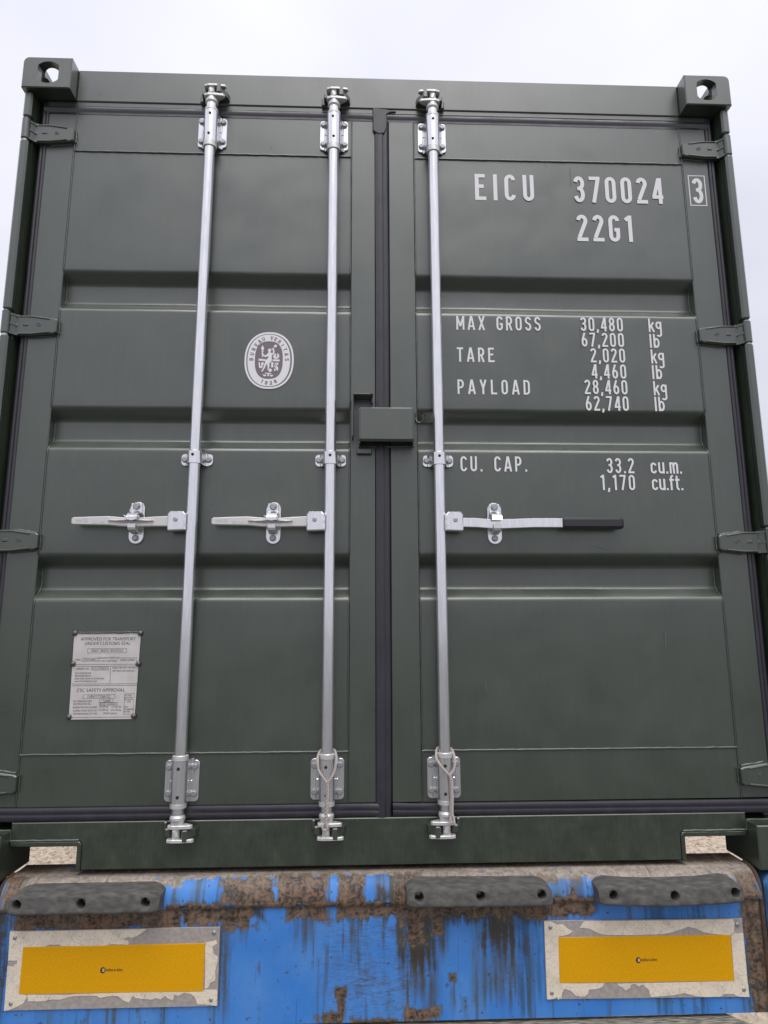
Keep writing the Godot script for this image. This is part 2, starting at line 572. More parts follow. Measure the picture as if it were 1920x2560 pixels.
# ------------------------------------------------------------------ scene
func _ready() -> void:
	rng.seed = 7
	noise_a.seed = 21
	noise_a.noise_type = FastNoiseLite.TYPE_SIMPLEX_SMOOTH
	noise_a.frequency = 1.0
	setup_view()
	make_materials()
	setup_ground()
	build_trailer()
	build_container()
	build_ropes()

func setup_view() -> void:
	var cam := Camera3D.new()
	cam.name = "camera"
	cam.position = Vector3(-0.0781, 0.6754 + H0, 1.9605)
	cam.rotation = Vector3(0.1765, -0.0376, -0.0041)
	cam.fov = rad_to_deg(2.0 * atan(1280.0 / 1640.0))
	cam.near = 0.02
	cam.far = 600.0
	add_child(cam)
	cam.current = true
	# overcast sky: bright towards the zenith, soft cloud
	var w := 512
	var h := 256
	var im := Image.create(w, h, false, Image.FORMAT_RGBF)
	var n := FastNoiseLite.new()
	n.seed = 3
	n.noise_type = FastNoiseLite.TYPE_SIMPLEX_SMOOTH
	n.frequency = 1.3
	n.fractal_octaves = 4
	for y in h:
		var el := (0.5 - (y + 0.5) / h) * PI
		for x in w:
			var az := TAU * x / w
			var d := Vector3(cos(az) * cos(el), sin(el), sin(az) * cos(el))
			var c := n.get_noise_3d(d.x * 1.5, d.y * 2.6, d.z * 1.5)
			var e: float = (0.72 + 0.42 * max(0.0, d.y)) * (1.02 - 0.17 * c)
			im.set_pixel(x, y, Color(e * 0.722, e * 0.730, e * (0.822 + 0.02 * c)))
	var ps := PanoramaSkyMaterial.new()
	ps.panorama = ImageTexture.create_from_image(im)
	var sky := Sky.new()
	sky.sky_material = ps
	var env := Environment.new()
	env.background_mode = Environment.BG_SKY
	env.sky = sky
	env.background_energy_multiplier = 1.0
	env.tonemap_mode = Environment.TONE_MAPPER_LINEAR
	env.tonemap_exposure = 1.22
	env.sdfgi_enabled = true
	env.ssao_enabled = true
	env.ssil_enabled = true
	var we := WorldEnvironment.new()
	we.name = "world_environment"
	we.environment = env
	add_child(we)
	var sun := DirectionalLight3D.new()
	sun.name = "sun"
	sun.light_energy = 0.44
	sun.light_color = Color(1.0, 0.985, 0.97)
	sun.light_angular_distance = 45.0
	sun.shadow_enabled = true
	sun.rotation = Vector3(deg_to_rad(-65), deg_to_rad(10), 0)
	add_child(sun)

func setup_ground() -> void:
	var pm := PlaneMesh.new()
	pm.size = Vector2(400, 400)
	var g := mi(self, "ground", pm, M.gravel)
	g.set_meta("kind", "structure")
	g.set_meta("label", "pale beige gravel ground seen under the container")
	g.set_meta("category", "ground")
	var front := PlaneMesh.new()
	front.size = Vector2(400, 200)
	var added_yard := mi(self, "added_yard", front, M.added_asphalt, Vector3(0, 0.004, 98.8))  # out of view; dark apron added so faces looking down get less bounce light
	added_yard.set_meta("kind", "structure")
	added_yard.set_meta("label", "unseen dark ground added in front of the trailer to dim downward faces")
	added_yard.set_meta("category", "added_yard")
	# loose stones lying where the ground shows through the sill openings
	var mm := MultiMesh.new()
	mm.transform_format = MultiMesh.TRANSFORM_3D
	mm.use_colors = true
	var sm := SphereMesh.new()
	sm.radius = 1.0
	sm.height = 1.5
	sm.radial_segments = 7
	sm.rings = 4
	mm.mesh = sm
	var count := 9000
	mm.instance_count = count
	for i in count:
		var side := -1.0 if i % 2 == 0 else 1.0
		var x := side * rng.randf_range(1.7, 3.8)
		var z := rng.randf_range(-5.5, -2.0)
		var s := rng.randf_range(0.004, 0.011) * (1.0 if rng.randf() < 0.95 else 2.0)
		var b := Basis.from_euler(Vector3(rng.randf_range(-0.4, 0.4), rng.randf() * TAU, rng.randf_range(-0.4, 0.4))).scaled(Vector3(s * rng.randf_range(0.8, 1.5), s * 0.7, s))
		mm.set_instance_transform(i, Transform3D(b, Vector3(x, s * 0.3, z)))
		var c := rng.randf_range(0.7, 1.15)
		mm.set_instance_color(i, Color(0.60 * c, 0.50 * c, 0.39 * c))
	var gm := MultiMeshInstance3D.new()
	gm.name = "gravel"
	gm.multimesh = mm
	var m := mat(Color.WHITE, 0.95)
	m.vertex_color_use_as_albedo = true
	gm.material_override = m
	add_child(gm)
	gm.set_meta("kind", "stuff")
	gm.set_meta("label", "loose pale stones scattered over the gravel ground")
	gm.set_meta("category", "gravel")

# torn film on the two marker plates (trailer frame, metres)
var FILM_A := [[Vector2(-1.0082, -0.1164), Vector2(-0.8319, -0.1164), Vector2(-0.6481, -0.1165), Vector2(-0.6579, -0.1250), Vector2(-0.6718, -0.1323), Vector2(-0.6877, -0.1380), Vector2(-0.6969, -0.1348), Vector2(-0.7080, -0.1410), Vector2(-0.6942, -0.1462), Vector2(-0.6941, -0.1541), Vector2(-0.7398, -0.1517), Vector2(-0.7518, -0.1556), Vector2(-0.8715, -0.1539), Vector2(-0.8731, -0.1501), Vector2(-0.9070, -0.1506), Vector2(-0.9119, -0.1542), Vector2(-0.9700, -0.1542), Vector2(-0.9714, -0.2663), Vector2(-0.9520, -0.2689), Vector2(-0.9495, -0.2748), Vector2(-0.9582, -0.2892), Vector2(-0.9772, -0.2978), Vector2(-0.9918, -0.3036), Vector2(-1.0058, -0.3055), Vector2(-1.0071, -0.2002), Vector2(-0.9943, -0.2005), Vector2(-0.9822, -0.1926), Vector2(-0.9836, -0.1859), Vector2(-1.0068, -0.1862)], [Vector2(-0.9489, -0.2683), Vector2(-0.8440, -0.2717), Vector2(-0.8241, -0.2696), Vector2(-0.6755, -0.2692), Vector2(-0.4933, -0.2710), Vector2(-0.4873, -0.2674), Vector2(-0.4536, -0.2682), Vector2(-0.4531, -0.2785), Vector2(-0.4532, -0.3061), Vector2(-0.4838, -0.3017), Vector2(-0.5041, -0.3013), Vector2(-0.5108, -0.2864), Vector2(-0.5214, -0.2770), Vector2(-0.5418, -0.2736), Vector2(-0.5537, -0.2800), Vector2(-0.5659, -0.2779), Vector2(-0.5693, -0.2906), Vector2(-0.5838, -0.2848), Vector2(-0.5901, -0.2792), Vector2(-0.6018, -0.2881), Vector2(-0.6141, -0.2841), Vector2(-0.6240, -0.2876), Vector2(-0.6666, -0.2830), Vector2(-0.6742, -0.2773), Vector2(-0.6840, -0.2935), Vector2(-0.6964, -0.2885), Vector2(-0.7132, -0.2772), Vector2(-0.7314, -0.2760), Vector2(-0.7592, -0.2802), Vector2(-0.7696, -0.2752), Vector2(-0.7957, -0.2746), Vector2(-0.8278, -0.2746), Vector2(-0.8436, -0.2772), Vector2(-0.8631, -0.2822), Vector2(-0.8871, -0.2817), Vector2(-0.9108, -0.2848), Vector2(-0.9467, -0.2840)], [Vector2(-0.4882, -0.1529), Vector2(-0.4617, -0.1477), Vector2(-0.4581, -0.1554), Vector2(-0.4714, -0.1627), Vector2(-0.4665, -0.1816), Vector2(-0.4551, -0.1893), Vector2(-0.4555, -0.2005), Vector2(-0.4607, -0.2228), Vector2(-0.4598, -0.2451), Vector2(-0.4718, -0.2504), Vector2(-0.4774, -0.2614), Vector2(-0.4862, -0.2660), Vector2(-0.4899, -0.1623)]]
var FILM_B := [[Vector2(0.4315, -0.1178), Vector2(0.4537, -0.1202), Vector2(0.4671, -0.1274), Vector2(0.4834, -0.1269), Vector2(0.4949, -0.1369), Vector2(0.5099, -0.1449), Vector2(0.5001, -0.1513), Vector2(0.4698, -0.1576), Vector2(0.4689, -0.1595), Vector2(0.4669, -0.2715), Vector2(0.5138, -0.2736), Vector2(0.5902, -0.2741), Vector2(0.5832, -0.2834), Vector2(0.5681, -0.2880), Vector2(0.5468, -0.2894), Vector2(0.5441, -0.2987), Vector2(0.5331, -0.3060), Vector2(0.5100, -0.3047), Vector2(0.5020, -0.2967), Vector2(0.4939, -0.2901), Vector2(0.4793, -0.2860), Vector2(0.4725, -0.2953), Vector2(0.4697, -0.3083), Vector2(0.4611, -0.3119), Vector2(0.4572, -0.3054), Vector2(0.4486, -0.3097), Vector2(0.4308, -0.3105)], [Vector2(0.5440, -0.1199), Vector2(0.7731, -0.1215), Vector2(0.9606, -0.1223), Vector2(0.9643, -0.1290), Vector2(0.9607, -0.1563), Vector2(0.9504, -0.1627), Vector2(0.9132, -0.1600), Vector2(0.8747, -0.1539), Vector2(0.8559, -0.1445), Vector2(0.8325, -0.1390), Vector2(0.8146, -0.1449), Vector2(0.7880, -0.1522), Vector2(0.7573, -0.1562), Vector2(0.6837, -0.1575), Vector2(0.5978, -0.1551), Vector2(0.5767, -0.1489), Vector2(0.5558, -0.1388), Vector2(0.5288, -0.1363)], [Vector2(0.9622, -0.1583), Vector2(0.9866, -0.1587), Vector2(0.9870, -0.2150), Vector2(0.9863, -0.2763), Vector2(0.9885, -0.3173), Vector2(0.9586, -0.3155), Vector2(0.9421, -0.3087), Vector2(0.9206, -0.3082), Vector2(0.9072, -0.3143), Vector2(0.8643, -0.3145), Vector2(0.8347, -0.3108), Vector2(0.8075, -0.3034), Vector2(0.7836, -0.3078), Vector2(0.7151, -0.3112), Vector2(0.7128, -0.3025), Vector2(0.7101, -0.2930), Vector2(0.6962, -0.2806), Vector2(0.6884, -0.2819), Vector2(0.6851, -0.2857), Vector2(0.6750, -0.2790), Vector2(0.6621, -0.2799), Vector2(0.6594, -0.2881), Vector2(0.6462, -0.2946), Vector2(0.6403, -0.2869), Vector2(0.6279, -0.2818), Vector2(0.6261, -0.2772), Vector2(0.6751, -0.2771), Vector2(0.8033, -0.2772), Vector2(0.9500, -0.2766), Vector2(0.9519, -0.1659)]]
var YELLOW_A := [Vector2(-0.9704, -0.1546), Vector2(-0.4902, -0.1547), Vector2(-0.4913, -0.2703), Vector2(-0.9713, -0.2670)]
var PLATE_A := [Vector2(-1.0083, -0.1152), Vector2(-0.4527, -0.1157), Vector2(-0.4520, -0.3072), Vector2(-1.0062, -0.3055)]
var RIVET_A := [Vector2(-0.9939, -0.1309), Vector2(-0.4678, -0.1287), Vector2(-0.9900, -0.2884), Vector2(-0.4693, -0.2910)]
var YELLOW_B := [Vector2(0.4689, -0.1595), Vector2(0.9501, -0.1619), Vector2(0.9496, -0.2766), Vector2(0.4674, -0.2715)]
var PLATE_B := [Vector2(0.4312, -0.1170), Vector2(0.9878, -0.1216), Vector2(0.9885, -0.3173), Vector2(0.4295, -0.3112)]
var RIVET_B := [Vector2(0.4480, -0.1329), Vector2(0.9723, -0.1362), Vector2(0.4442, -0.2947), Vector2(0.9745, -0.2980)]

# print on the approval plate: text, left, right, base line, height in millimetres from its middle
var PLATE_TEXT := [
	["APPROVED FOR TRANSPORT", -79.0, 82.3, 101.5, 8.8],
	["UNDER CUSTOMS SEAL", -65.9, 67.6, 88.5, 8.8],
	["GB/C 36252 BV/2022", -45.5, 47.9, 68.5, 7.0],
	["MODEL", -90.1, -73.8, 43.7, 4.6],
	["CFS20-44MFC", -64.9, -29.4, 43.2, 4.9],
	["MANUFACTURER'S NO.", -24.3, 39.8, 48.3, 4.9],
	["OF THE CONTAINER", -23.8, 32.5, 39.6, 4.9],
	["BY25 1234567", 44.6, 84.8, 43.7, 4.6],
	["OWNER'S NO.", -87.4, -47.3, 16.8, 5.5],
	["EICU 370024 3", -39.6, 6.0, 17.4, 5.2],
	["ECO CONTAINERS", -87.5, -40.4, 4.2, 5.2],
	["BALTICON GROUP", -87.8, -40.7, -3.4, 5.2],
	["sales and rental of containers", -88.2, -2.5, -10.6, 4.6],
	["www.EcoContainers.com", -87.8, -22.9, -18.2, 4.6],
	["TIMBER COMPONENT TREATMENT", 18.2, 89.2, 20.1, 4.0],
	["IM/TAILEUCIM 400/2020", 20.2, 84.3, 11.0, 4.6],
	["CSC SAFETY APPROVAL", -78.5, 59.7, -46.0, 8.8],
	["F/BV/17306/22", -46.6, 19.0, -63.5, 7.0],
	["DATE MANUFACTURED", -87.2, -33.6, -75.6, 5.2],
	["1/2025", -1.2, 19.7, -75.3, 4.9],
	["CERTIFICATION NO.", -87.2, -35.5, -83.5, 5.2],
	["BY25 1234567", -9.2, 37.8, -83.2, 4.9],
	["MAXIMUM OPERATING GROSS MASS", -86.7, -17.2, -92.6, 4.9],
	["30,480 kg", -11.0, 15.2, -92.6, 4.9],
	["67,200 lbs", 24.5, 52.3, -92.6, 4.9],
	["ALLOWABLE STACKING LOAD FOR 1.8G", -86.2, -17.5, -101.8, 4.9],
	["216,000 kg", -13.6, 15.7, -101.8, 4.9],
	["476,190 lbs", 21.9, 52.8, -101.8, 4.9],
	["TRANSVERSE RACKING TEST FORCE", -85.7, -15.4, -110.6, 4.9],
	["150,000 newtons", 0.8, 40.9, -110.6, 4.9],
	["FIRST MAINTE-", 60.4, 82.8, -58.6, 4.3],
	["NANCE EXAMI-", 59.5, 83.9, -65.3, 4.3],
	["NATION DATE", 59.3, 85.1, -71.4, 4.3],
	["1/2030", 66.9, 79.2, -77.4, 4.3],
	["PLACE", 59.5, 70.8, -92.0, 4.3],
	["OF EXAMINATION", 59.6, 87.4, -98.7, 4.3],
	["SEE REC.", 59.9, 80.8, -105.3, 4.3],
]
var PLATE_FRAMES := [[-56.2, 65.4, 57.4, 77.9], [-70.3, 41.4, -26.0, 50.5], [40.9, 42.2, 89.0, 50.8], [-42.6, 15.6, 8.7, 24.7], [-59.7, -65.0, 32.4, -54.3], [60.2, -110.6, 87.8, -51.3], [-12.0, -75.9, 27.8, -69.2], [-12.3, -84.4, 41.3, -76.7]]
var PLATE_LINES := [[-90.6, 32.3, 89.3, 32.3], [-90.3, 27.0, 89.6, 27.0], [-93.6, -23.9, 94.0, -23.9], [-93.4, -28.5, 94.2, -28.5], [-90.7, -118.2, 86.9, -118.2], [-87.0, 120.5, 88.2, 120.5], [14.0, 26.2, 15.2, -23.2]]

# ------------------------------------------------------------------ the container
const ZD := -0.060        # face of the doors
const ZH := -0.053        # face of header and sill
const CORR := [1.841, 1.371, 0.901]   # upper edges of the three pressed grooves

func bolt_mesh(r := 0.0085, h := 0.007) -> ArrayMesh:
	var st := st_new()
	lathe(st, [Vector2(r * 1.25, 0), Vector2(r * 1.25, 0.0015), Vector2(r, 0.0016), Vector2(r, h * 0.8), Vector2(r * 0.8, h), Vector2(0, h)], 8, Transform3D(Basis(Vector3.RIGHT, PI / 2), Vector3.ZERO))
	return done(st)

func panel_profile() -> Array:
	var key := [[Vector2(0.322, ZD), 0]]
	for k in [2, 1, 0]:
		var y: float = CORR[k]
		key.append([Vector2(y - 0.135, ZD), 1])
		key.append([Vector2(y - 0.135 + 0.034, ZD - 0.036), 1])
		key.append([Vector2(y - 0.034, ZD - 0.036), 1])
		key.append([Vector2(y, ZD), 1])
	key.append([Vector2(2.283, ZD), 0])
	# round every bend with a small fillet, then fill long straights
	var raw := []
	for i in key.size():
		var p: Vector2 = key[i][0]
		if key[i][1] == 0:
			raw.append(p)
			continue
		var a: Vector2 = (key[i - 1][0] - p).normalized()
		var b: Vector2 = (key[i + 1][0] - p).normalized()
		for k in 7:
			var t := k / 6.0
			var q0 := p + a * 0.009 * (1.0 - t)
			var q1 := p + b * 0.009 * t
			raw.append(q0.lerp(q1, t))
	var out := [raw[0]]
	for i in range(1, raw.size()):
		var d: float = raw[i].distance_to(raw[i - 1])
		var n := int(ceil(d / 0.03))
		for k in n:
			out.append(raw[i - 1].lerp(raw[i], float(k + 1) / n))
	return out

func profile_z(prof: Array, y: float) -> float:
	for i in range(1, prof.size()):
		if prof[i].x >= y:
			var t: float = (y - prof[i - 1].x) / max(1e-6, prof[i].x - prof[i - 1].x)
			return lerpf(prof[i - 1].y, prof[i].y, clampf(t, 0, 1))
	return ZD

func bead(parent: Node, pts: Array, r := 0.0026) -> void:
	var radii := []
	var path := []
	for i in pts.size():
		var k: float = noise_a.get_noise_3d(pts[i].x * 60.0, pts[i].y * 60.0, 3.0)
		radii.append(r * (1.0 + 0.35 * k))
		path.append(pts[i] + Vector3(noise_a.get_noise_2d(pts[i].y * 25.0, 1.0 + pts[i].x), noise_a.get_noise_2d(pts[i].x * 25.0, 4.0 + pts[i].y), 0) * 0.0012)
	var st := st_new()
	tube(st, path, radii, 6)
	mi(parent, "weld_bead", done(st), M.paint)

func seg(a: Vector3, b: Vector3, step := 0.012) -> Array:
	var n: int = max(2, int(a.distance_to(b) / step))
	var out := []
	for i in n + 1:
		out.append(a.lerp(b, float(i) / n))
	return out

func make_door(root: Node3D, x0: float, xa: float, xb: float, x1: float) -> Node3D:
	# x0..xa and xb..x1 are the stiles, xa..xb the pressed panel
	var d := group_node(root, "door")
	mi(d, "stile", box_mesh(Vector3(x0, 0.178, ZD - 0.055), Vector3(xa, 2.426, ZD), 0.003), M.paint)
	mi(d, "stile", box_mesh(Vector3(xb, 0.178, ZD - 0.055), Vector3(x1, 2.426, ZD), 0.003), M.paint)
	mi(d, "rail", box_mesh(Vector3(xa + 0.0004, 2.283, ZD - 0.055), Vector3(xb - 0.0004, 2.426, ZD - 0.0008), 0.002), M.paint)
	mi(d, "rail", box_mesh(Vector3(xa + 0.0004, 0.178, ZD - 0.055), Vector3(xb - 0.0004, 0.322, ZD - 0.0008), 0.002), M.paint)
	var prof := panel_profile()
	var ny := prof.size() - 1
	var f := func(u: float, v: float) -> Vector3:
		var p: Vector2 = prof[int(round(v * ny))]
		var x := lerpf(xa + 0.0002, xb - 0.0002, u)
		var edge: float = smoothstep(0.0, 0.12, min(x - xa, xb - x)) * smoothstep(0.0, 0.1, min(p.x - 0.322, 2.283 - p.x))
		var wob := noise_a.get_noise_3d(x * 2.6, p.x * 2.6, 9.0) * 0.0026 + noise_a.get_noise_3d(x * 8.0, p.x * 8.0, 2.0) * 0.0005
		return Vector3(x, p.x, p.y - 0.0012 + wob * edge)
	mi(d, "pressed_panel", sheet(40, ny, f, Vector3(0, 0, 1)), M.paint)
	# inner skin keeps the leaf closed
	mi(d, "inner_skin", box_mesh(Vector3(xa - 0.01, 0.3, ZD - 0.066), Vector3(xb + 0.01, 2.3, ZD - 0.056), 0.001), M.paint)
	for x in [xa, xb]:
		var s := 1.0 if x == xa else -1.0
		var side := []
		var y := 0.322
		while y < 2.283:
			side.append(Vector3(x + s * 0.001, y, profile_z(prof, y) - 0.0004))
			y += 0.011
		side.append(Vector3(x + s * 0.001, 2.283, ZD))
		bead(d, side, 0.0024)
	bead(d, seg(Vector3(xa, 2.283, ZD), Vector3(xb, 2.283, ZD)), 0.0032)
	bead(d, seg(Vector3(xa, 0.322, ZD), Vector3(xb, 0.322, ZD)), 0.0036)
	bead(d, seg(Vector3(xa, 2.283, ZD), Vector3(xa, 2.425, ZD)), 0.0022)
	bead(d, seg(Vector3(xb, 2.283, ZD), Vector3(xb, 2.425, ZD)), 0.0022)
	bead(d, seg(Vector3(xa, 0.179, ZD), Vector3(xa, 0.322, ZD)), 0.0022)
	bead(d, seg(Vector3(xb, 0.179, ZD), Vector3(xb, 0.322, ZD)), 0.0022)
	return d

# ribbed rubber strip: profile across its width w (a from 0 to 1, height above z), swept along one axis
func gasket_strip(parent: Node, from: Vector3, to: Vector3, across: Vector3, prof: Array) -> void:
	var n := 24
	var m := prof.size() - 1
	var f := func(u: float, v: float) -> Vector3:
		var p: Vector2 = prof[int(round(v * m))]
		var c := from.lerp(to, u)
		var wob := noise_a.get_noise_3d(c.x * 3.0 + 7.0, c.y * 3.0, 5.0) * 0.0012
		return c + across * (p.x + wob) + Vector3(0, 0, p.y)
	var nn := Vector3(0, 0, 1)
	mi(parent, "gasket", sheet(n, m, f, nn), M.gasket)

func build_container() -> void:
	var root := group_node(self, "shipping_container", Vector3(0, H0, 0))
	root.set_meta("label", "dark green shipping container with three galvanised locking bars, standing on the blue trailer")
	root.set_meta("category", "container")
	build_frame(root)
	build_doors(root)
	build_hardware(root)

func casting(root: Node3D, sx: float, top: bool) -> void:
	var y0 := 2.473 if top else 0.0
	var c := CSGCombiner3D.new()
	c.name = "corner_casting"
	c.position = Vector3(sx * 1.138, y0 + 0.059, 0)
	root.add_child(c, true)
	# outline with a rounded outer corner at the roof edge (or at the foot)
	var hx := 0.081
	var hy := 0.059
	var p := PackedVector2Array()
	var rr := 0.02
	var sy := 1.0 if top else -1.0
	p.append(Vector2(-sx * hx, -sy * hy))
	p.append(Vector2(sx * hx, -sy * hy))
	for i in 6:
		var a := i / 5.0 * PI / 2
		p.append(Vector2(sx * (hx - rr + rr * cos(a)), sy * (hy - rr + rr * sin(a))))
	p.append(Vector2(-sx * hx, sy * hy))
	var st := st_new()
	prism(st, p, -0.178, 0.0, 0.003)
	var body := CSGMesh3D.new()
	body.name = "body"
	body.mesh = done(st)
	body.material = M.paint
	c.add_child(body)
	var inner := CSGBox3D.new()
	inner.name = "cavity"
	inner.operation = CSGShape3D.OPERATION_SUBTRACTION
	inner.size = Vector3(2 * hx - 0.056, 2 * hy - 0.056, 0.178 - 0.056)
	inner.position = Vector3(0, 0, -0.089)
	inner.material = M.paint
	c.add_child(inner)
	# front aperture: flat sides, round above and below
	var ap := PackedVector2Array()
	for i in 15:
		var a := PI * i / 14.0
		ap.append(Vector2(clampf(0.043 * cos(a), -0.035, 0.035), 0.006 + 0.036 * sin(a)))
	for i in 15:
		var a := PI + PI * i / 14.0
		ap.append(Vector2(clampf(0.043 * cos(a), -0.035, 0.035), -0.006 + 0.036 * sin(a)))
	var front := CSGPolygon3D.new()
	front.name = "front_hole"
	front.polygon = ap
	front.depth = 0.06
	front.operation = CSGShape3D.OPERATION_SUBTRACTION
	front.position = Vector3(sx * -0.004, 0, 0.01)
	front.material = M.paint
	c.add_child(front)
	var side := CSGPolygon3D.new()
	side.name = "side_hole"
	side.polygon = ap
	side.depth = 0.06
	side.operation = CSGShape3D.OPERATION_SUBTRACTION
	side.rotation = Vector3(0, sx * PI / 2, 0)
	side.position = Vector3(sx * (hx + 0.01), 0, -0.089)
	side.material = M.paint
	c.add_child(side)
	var over := CSGPolygon3D.new()
	over.name = "end_hole"
	over.polygon = rrect(-0.0325, -0.062, 0.0325, 0.062, 0.0315, 6)
	over.depth = 0.06
	over.operation = CSGShape3D.OPERATION_SUBTRACTION
	over.rotation = Vector3(-sy * PI / 2, 0, 0)
	over.position = Vector3(0, sy * (hy + 0.01), -0.089)
	over.material = M.paint
	c.add_child(over)

func build_frame(root: Node3D) -> void:
	for sx in [-1.0, 1.0]:
		casting(root, sx, true)
		casting(root, sx, false)
	# header
	mi(root, "header", box_mesh(Vector3(-1.057, 2.4702, -0.13), Vector3(1.057, 2.5935, ZH), 0.003), M.paint)
	mi(root, "header_lip", box_mesh(Vector3(-1.15, 2.4520, -0.13), Vector3(1.15, 2.4700, ZH - 0.0035), 0.002), M.paint)
	# sill with an opening beside each bottom casting
	var p := PackedVector2Array([Vector2(-1.057, 0.1405), Vector2(-1.057, 0.092), Vector2(-0.868, 0.092), Vector2(-0.862, 0.089), Vector2(-0.858, 0.082), Vector2(-0.858, 0.0145), Vector2(0.858, 0.0145), Vector2(0.858, 0.082), Vector2(0.862, 0.089), Vector2(0.868, 0.092), Vector2(1.057, 0.092), Vector2(1.057, 0.1405)])
	var st := st_new()
	prism(st, p, -0.125, ZH, 0.0022)
	var sill := mi(root, "sill", done(st), M.sill)
	for sx in [-1.0, 1.0]:
		st = st_new()
		# lining bent round the opening
		prism(st, PackedVector2Array([Vector2(sx * 1.056, 0.0915), Vector2(sx * 1.056, 0.0770), Vector2(sx * 0.8730, 0.0770), Vector2(sx * 0.8705, 0.0745), Vector2(sx * 0.8705, 0.0100), Vector2(sx * 0.8585, 0.0100), Vector2(sx * 0.8585, 0.0815), Vector2(sx * 0.8625, 0.0885), Vector2(sx * 0.8685, 0.0915)]), -0.15, ZH + 0.0035, 0.003)
		mi(sill, "opening_lining", done(st), M.sill)
		bead(sill, seg(Vector3(sx * 1.056, 0.0925, ZH), Vector3(sx * 0.866, 0.0925, ZH)), 0.004)
		bead(sill, seg(Vector3(sx * 1.0575, 0.093, ZH), Vector3(sx * 1.0575, 0.121, ZH)), 0.0035)
		bead(sill, seg(Vector3(sx * 1.0575, 0.120, ZH), Vector3(sx * 1.150, 0.120, ZH - 0.002)), 0.0035)
	# corner posts: a deep inner leg and a hinge-side leg that is cut away at every hinge barrel
	for sx in [-1.0, 1.0]:
		var post := group_node(root, "corner_post")
		st = st_new()
		prism(st, PackedVector2Array([Vector2(sx * 1.216, -0.045), Vector2(sx * 1.186, -0.045), Vector2(sx * 1.182, -0.095), Vector2(sx * 1.140, -0.100), Vector2(sx * 1.140, -0.160), Vector2(sx * 1.216, -0.160)]), 0.119, 2.472, 0.0, Transform3D(Basis(Vector3(1, 0, 0), Vector3(0, 0, 1), Vector3(0, 1, 0)), Vector3.ZERO))
		mi(post, "inner_leg", done(st), M.paint)
		var cuts := [0.119]
		for k in 4:
			var hy: float = 0.2475 + 0.6955 * k
			cuts.append(hy - 0.036 - 0.007)
			cuts.append(hy + 0.040 + 0.002)
		cuts.append(2.472)
		for k in 5:
			mi(post, "hinge_leg", box_mesh(Vector3(sx * 1.1865, cuts[2 * k], -0.0458), Vector3(sx * 1.2145, cuts[2 * k + 1], -0.016), 0.006), M.paint)
	# body behind the doors
	for sx in [-1.0, 1.0]:
		var pts := []
		var z := -0.16
		while z > -5.9:
			pts.append_array([Vector2(z, 1.200), Vector2(z - 0.07, 1.200), Vector2(z - 0.138, 1.166), Vector2(z - 0.208, 1.166)])
			z -= 0.276
		var m := pts.size() - 1
		st = st_new()
		for i in m:
			var a: Vector2 = pts[i]
			var b: Vector2 = pts[i + 1]
			face(st, [Vector3(sx * a.y, 0.15, a.x), Vector3(sx * b.y, 0.15, b.x), Vector3(sx * b.y, 2.53, b.x), Vector3(sx * a.y, 2.53, a.x)], Vector3(sx, 0, 0))
		mi(root, "side_wall", done(st), M.paint)
		mi(root, "bottom_rail", box_mesh(Vector3(sx * 1.13, 0.016, -5.9), Vector3(sx * 1.205, 0.155, -0.18), 0.004), M.paint)
		mi(root, "top_rail", box_mesh(Vector3(sx * 1.145, 2.52, -5.9), Vector3(sx * 1.205, 2.58, -0.18), 0.004), M.paint)
	mi(root, "roof", box_mesh(Vector3(-1.15, 2.566, -6.0), Vector3(1.15, 2.5845, -0.131), 0.004), M.paint)
	mi(root, "floor", box_mesh(Vector3(-1.14, 0.13, -6.0), Vector3(1.14, 0.17, -0.126), 0.004), M.paint)
	mi(root, "front_wall", box_mesh(Vector3(-1.21, 0.0, -6.06), Vector3(1.21, 2.58, -5.9), 0.006), M.paint)

